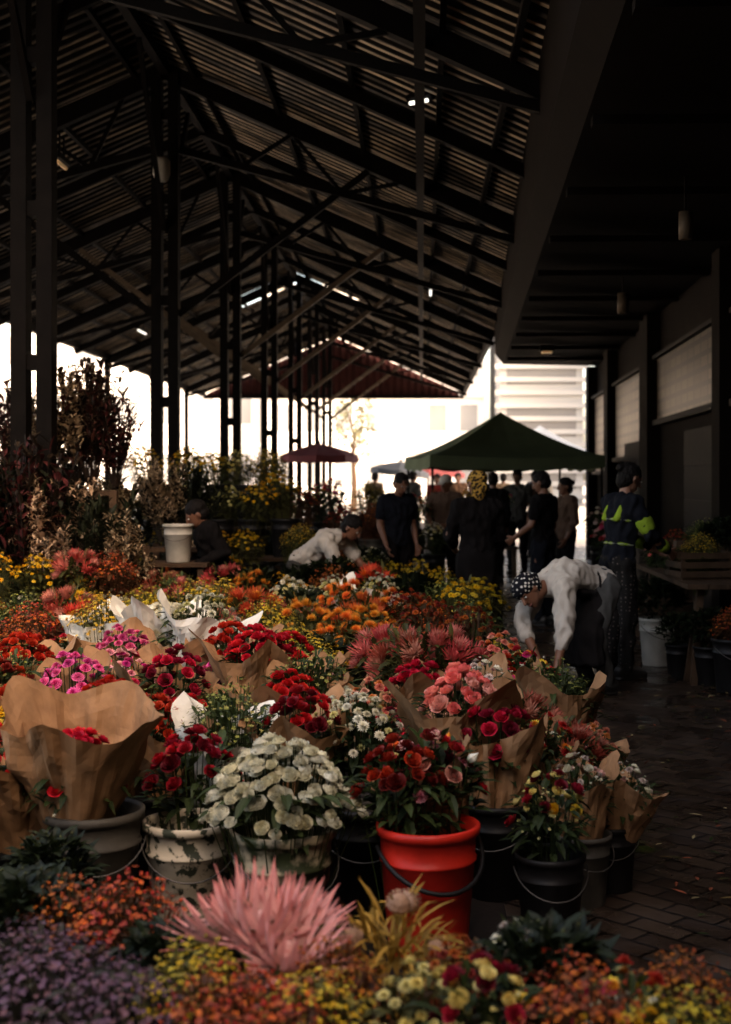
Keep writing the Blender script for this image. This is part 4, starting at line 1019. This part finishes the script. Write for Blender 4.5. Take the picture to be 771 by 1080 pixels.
    b = Body(); b.hull((hd+ld*.080-hu*.062, (.024, .010, .008), HB)); b.build("mouth", M_lip, e, .003, 1, origin=base)
    hm = hair_mat or HAIR
    b = Body()
    if hairk == 'wrap':
        b.hull((hd-ld*.018+hu*.048, (.098, .114, .084), HB)); b.hull((hd-ld*.055+hu*.01, (.088, .08, .088), HB)); b.hull((hd-ld*.12+hu*.02, (.055, .045, .05), HB))
        b.hull((hd-ld*.11-hu*.03, (.03, .02, .06), HB))
        b.build("head_wrap", hm, e, .007, 3, .004, 14, origin=base)
    elif hairk == 'scarf':
        b.hull((hd-ld*.012+hu*.03, (.084, .102, .084), HB), (hd-ld*.035-hu*.035, (.072, .066, .05), HB)); b.hull((hd-ld*.035-hu*.04, (.068, .06, .05), HB), (Nk+sp*.02-frn*.01, (.056, .052, .02), B))
        b.hull((hd-ld*.10+hu*.03, (.045, .04, .045), HB)); b.hull((hd-ld*.11-hu*.06, (.022, .015, .05), HB))
        b.build("head_scarf", hm, e, .008, 3, .010, 14, origin=base)
    elif hairk == 'cap':
        b.hull((hd-ld*.015+hu*.045, (.083, .103, .072), HB)); b.hull((hd+ld*.06+hu*.04, (.06, .03, .008), HB), (hd+ld*.14+hu*.03, (.05, .03, .006), HB))
        b.build("cap", hm, e, .006, 1, origin=base)
        b = Body(); b.hull((hd-ld*.035-hu*.01, (.079, .078, .07), HB)); b.build("hair", HAIR, e, .006, 1, .004, 30, origin=base)
    else:
        b.hull((hd-ld*.022+hu*.035, (.083, .098, .086), HB)); b.hull((hd-ld*.04-hu*.02, (.080, .074, .07), HB))
        if hairk == 'bun': b.hull((hd-ld*.12+hu*.03, (.036, .036, .036), HB)); b.hull((hd-ld*.05-hu*.04, (.07, .06, .075), HB))
        b.build("hair", hm, e, .006, 2, .006, 30, origin=base)
    b = Body(); torso(b, .020)
    for A in 'LR':
        sh, el, wr = J[A+'sh'], J[A+'el'], J[A+'wr']
        if sleeve == 'long': b.cap(sh, .068, el, .054); b.cap(el, .054, el.lerp(wr, .92), .036)
        elif sleeve == 'threequarter': b.cap(sh, .085, sh.lerp(el, .5), .078); b.cap(sh.lerp(el, .5), .078, el, .064); b.cap(el, .064, el.lerp(wr, .38), .050)
        elif sleeve == 'short': b.cap(sh, .07, sh.lerp(el, .62), .062)
    b.build("shirt", top, e, .009 if voxel < .008 else .010, 2, .022, 9, origin=base)
    if skirt:
        b = Body(); hem = (J['Lan']+J['Ran'])/2; hem.z = .16
        md = P.lerp(hem, .5)
        b.hull((P+sp*.05, (.15, .12, .08), B), (P, (.185, .145, .08), B), (md, (.21, .17, .04), None)); b.hull((md, (.21, .17, .04), None), (hem, (.25, .2, .02), None))
        b.build("skirt", bottom, e, .012, 3, .022, 5, origin=base)
    else:
        b = Body(); b.hull((P, (.168, .123, .095), B), (J['Lhip'], .09, None), (J['Rhip'], .09, None))
        for A in 'LR':
            hp, kn, an = J[A+'hip'], J[A+'kn'], J[A+'an']
            b.cap(hp, .098, kn, .072); b.cap(kn, .072, an+Vector((0, 0, .02)), .058)
        b.build("trousers", bottom, e, .010, 3, .018, 8, origin=base)
    for A in 'LR':
        an = J[A+'an']; ft = Vector((an.x, an.y, .05)); b = Body()
        b.hull((ft-fw*.055+Vector((0, 0, .02)), (.046, .046, .055), None), (ft+fw*.03, (.045, .045, .045), None)); b.hull((ft+fw*.0, (.045, .045, .042), None), (ft+fw*.15-Vector((0, 0, .01)), (.045, .045, .03), None))
        b.hull((ft-fw*.055-Vector((0, 0, .035)), (.045, .045, .008), None), (ft+fw*.155-Vector((0, 0, .035)), (.046, .046, .008), None))
        b.build("shoe", C_shoe, e, .008, 2, origin=base)
    for ex in extras: ex(e, J, B, sp, frn, l, P, C, Wst, base, fw)
    return e

def posed(x, y, heading, h=1.7, over=None, **kw):
    J = dict(STAND)
    if over: J.update(over)
    s = h/1.7; a = math.radians(heading-90); R = Matrix.Rotation(a, 3, 'Z')
    JJ = {k: (R @ (Vector(v)*s) + Vector((x, y, 0))) for k, v in J.items()}
    lk = R @ Vector(kw.pop('look', (0, 1, -.15)))
    return person(kw.pop('label'), JJ, lk, kw.pop('top'), kw.pop('bottom'), fwd=R @ Vector((0, 1, 0)), **kw)

def apron(e, J, B, sp, frn, l, P, C, Wst, base, fw):
    b = Body()
    kn = (J['Lkn']+J['Rkn'])/2; hem = Vector((kn.x, kn.y, .24))+fw*.02
    b.hull((C+frn*.115-sp*.02, (.12, .025, .07), B), (Wst+frn*.10, (.15, .035, .07), B)); b.hull((Wst+frn*.10, (.15, .035, .06), B), (P+frn*.10+sp*.03, (.17, .04, .05), B))
    lb = np.array([l, fw, Vector((0, 0, 1))]).T
    b.hull((P+frn*.07+sp*.07, (.185, .07, .05), B), (kn+fw*.03, (.20, .10, .06), lb)); b.hull((kn+fw*.03, (.20, .10, .06), lb), (hem, (.21, .10, .03), lb))
    b.build("apron", C_apron, e, .010, 3, .020, 7, origin=base)
    b = Body(); b.hull((P+sp*.09, (.170, .128, .018), B)); b.build("apron_strap", C_apron, e, .008, 2, origin=base)
f0 = Vector((-.86, -.5, 0)).normalized()
JW = dict(pelvis=(1.27, 9.55, .80), chest=(1.02, 9.42, .87), neck=(.87, 9.33, .83), head=(.735, 9.20, .765), Lsh=(.985, 9.18, .79), Rsh=(.82, 9.50, .77), Lel=(.97, 9.04, .50), Rel=(.70, 9.38, .54),
          Lwr=(.90, 8.90, .27), Rwr=(.80, 9.10, .30), Lhip=(1.32, 9.45, .78), Rhip=(1.22, 9.62, .78), Lkn=(1.23, 9.36, .43), Rkn=(1.12, 9.55, .43), Lan=(1.32, 9.50, .085), Ran=(1.20, 9.72, .085))
person("woman in white top and dotted head wrap bending over flowers", JW, (-.42, -.66, -.60), C_white, C_jean, hairk='wrap', hair_mat=M_dots, sleeve='threequarter', extras=(apron,), voxel=.007, fwd=f0)

def hivis(e, J, B, sp, frn, l, P, C, Wst, base, fw):
    for c_, r_ in ((C-sp*.02, (.180, .136)), (Wst-sp*.04, (.158, .120))):
        b = Body(); b.hull((c_, (r_[0], r_[1], .028), B)); b.build("lime_band", C_lime, e, .008, 1, origin=base)
        b = Body(); b.hull((c_, (r_[0]+.005, r_[1]+.005, .010), B)); b.build("reflective_strip", C_refl, e, .005, 0, origin=base)
    for s_ in (-1, 1):
        b = Body(); b.hull((C+l*s_*.10+sp*.12-frn*.06, (.035, .03, .02), B), (C+l*s_*.08-frn*.11-sp*.02, (.035, .03, .02), B)); b.build("lime_yoke", C_lime, e, .007, 1, origin=base)
    for A in 'LR':
        sh, el, wr = J[A+'sh'], J[A+'el'], J[A+'wr']; d = (el-sh).normalized(); m_ = sh.lerp(el, .7)
        b = Body(); b.cap(m_-d*.022, .071, m_+d*.022, .067); b.build("sleeve_band", C_lime, e, .007, 1, origin=base)
        d = (wr-el).normalized(); m_ = el.lerp(wr, .7)
        b = Body(); b.cap(m_-d*.012, .052, m_+d*.012, .049); b.build("sleeve_band", C_lime, e, .006, 1, origin=base)
posed(1.52, 10.3, 25, 1.68, dict(Lel=(-.24, .14, 1.14), Rel=(.24, .14, 1.14), Lwr=(-.10, .38, 1.02), Rwr=(.14, .38, 1.00), chest=(0, .05, 1.26), neck=(0, .06, 1.43), head=(0, .12, 1.575), Rsh=(.175, .04, 1.38), Lsh=(-.175, .04, 1.38)),
      look=(0, 1, -.5), label="woman in dark high visibility jacket arranging flowers at table", top=C_navy, bottom=C_patt, hairk='bun', sleeve='long', extras=(hivis,), skin=SK2)
posed(.48, 11.5, 105, 1.62, dict(Lel=(-.24, .1, 1.10), Lwr=(-.15, .30, 1.0), Rel=(.23, .05, 1.1), Rwr=(.15, .28, .98)), look=(-.35, 1, -.35), label="woman in black dress and spotted yellow head scarf", top=C_black, bottom=C_black, hairk='scarf', hair_mat=M_leop, sleeve='long', skirt=True)
posed(1.28, 14.0, 150, 1.62, dict(Lel=(-.27, .02, 1.12), Lwr=(-.22, .24, .98)), look=(-.1, 1, -.4), label="man in black t-shirt standing with arm bent", top=C_black, bottom=C_navy)
posed(-.86, 12.1, -25, 1.68, dict(pelvis=(0, -.28, .78), chest=(0, .0, .98), neck=(0, .14, 1.05), head=(0, .26, 1.12), Lsh=(-.175, .08, 1.0), Rsh=(.175, .08, 1.0), Lel=(-.2, .24, .78), Rel=(.2, .24, .78), Lwr=(-.1, .42, .66), Rwr=(.12, .42, .66), Lhip=(-.09, -.28, .75), Rhip=(.09, -.28, .75), Lkn=(-.12, -.02, .46), Rkn=(.12, -.02, .46), Lan=(-.12, -.16, .085), Ran=(.12, -.16, .085)),
      look=(0, .8, -.6), label="man in white t-shirt bending over flower buckets", top=C_white, bottom=C_grey, sleeve='short')
posed(-.27, 14.6, -60, 1.62, dict(chest=(0, .04, 1.25), head=(0, .1, 1.57)), look=(0, 1, -.5), label="man in navy t-shirt looking down at flowers", top=C_navy, bottom=C_black)
posed(-1.72, 11.2, 200, 1.45, dict(chest=(0, .1, 1.22), neck=(0, .14, 1.37), head=(0, .22, 1.47), Lsh=(-.175, .1, 1.32), Rsh=(.175, .1, 1.32), Lwr=(-.15, .3, .95), Rwr=(.15, .3, .95)), look=(0, 1, -.7), label="person in dark clothes leaning over flower buckets", top=C_black, bottom=C_black, sleeve='long')
posed(.32, 17.6, -110, 1.60, dict(Lel=(-.25, .1, 1.12), Rel=(.25, .1, 1.12), Lwr=(-.1, .3, 1.0), Rwr=(.1, .3, 1.0)), look=(.2, 1, -.3), label="man in white cap and brown shirt facing the aisle", top=C_brown, bottom=C_black, hairk='cap', hair_mat=C_white)
posed(1.05, 19.6, 80, 1.64, None, label="person in dark clothes seen from behind", top=C_black, bottom=C_black, sleeve='long')
posed(1.85, 17.0, 200, 1.56, None, label="woman in brown top with hair tied up", top=C_brown, bottom=C_black, hairk='bun', sleeve='long')
posed(1.55, 21.5, 250, 1.7, None, label="man in grey t-shirt under the green gazebo", top=C_grey, bottom=C_black)
posed(1.15, 25.5, 270, 1.7, None, label="person in dark clothes in the market crowd", top=C_navy, bottom=C_black)
posed(2.1, 24.5, 120, 1.7, None, label="person in brown clothes in the market crowd", top=C_brown, bottom=C_black)
posed(-.2, 28, 45, 1.72, None, label="person in grey shirt in the market crowd", top=C_grey, bottom=C_navy)
posed(2.6, 29, 260, 1.7, None, label="person in white shirt in the market crowd", top=C_white, bottom=C_navy)
posed(.9, 33, 260, 1.7, None, label="person in brown clothes in the market crowd", top=C_brown, bottom=C_navy)
posed(1.9, 31, 80, 1.68, None, label="person in tan top walking in the market crowd", top=C_tan, bottom=C_grey)
posed(.35, 30, 250, 1.66, None, label="person in red top in the market crowd", top=C_red, bottom=C_navy)
posed(-1.1, 31, 60, 1.7, None, label="person in tan shirt in the market crowd", top=C_tan, bottom=C_black)
posed(2.9, 34, 100, 1.72, None, label="person in dark clothes in the market crowd", top=C_navy, bottom=C_black)
print("field", nf, "placed", len(PLACED))
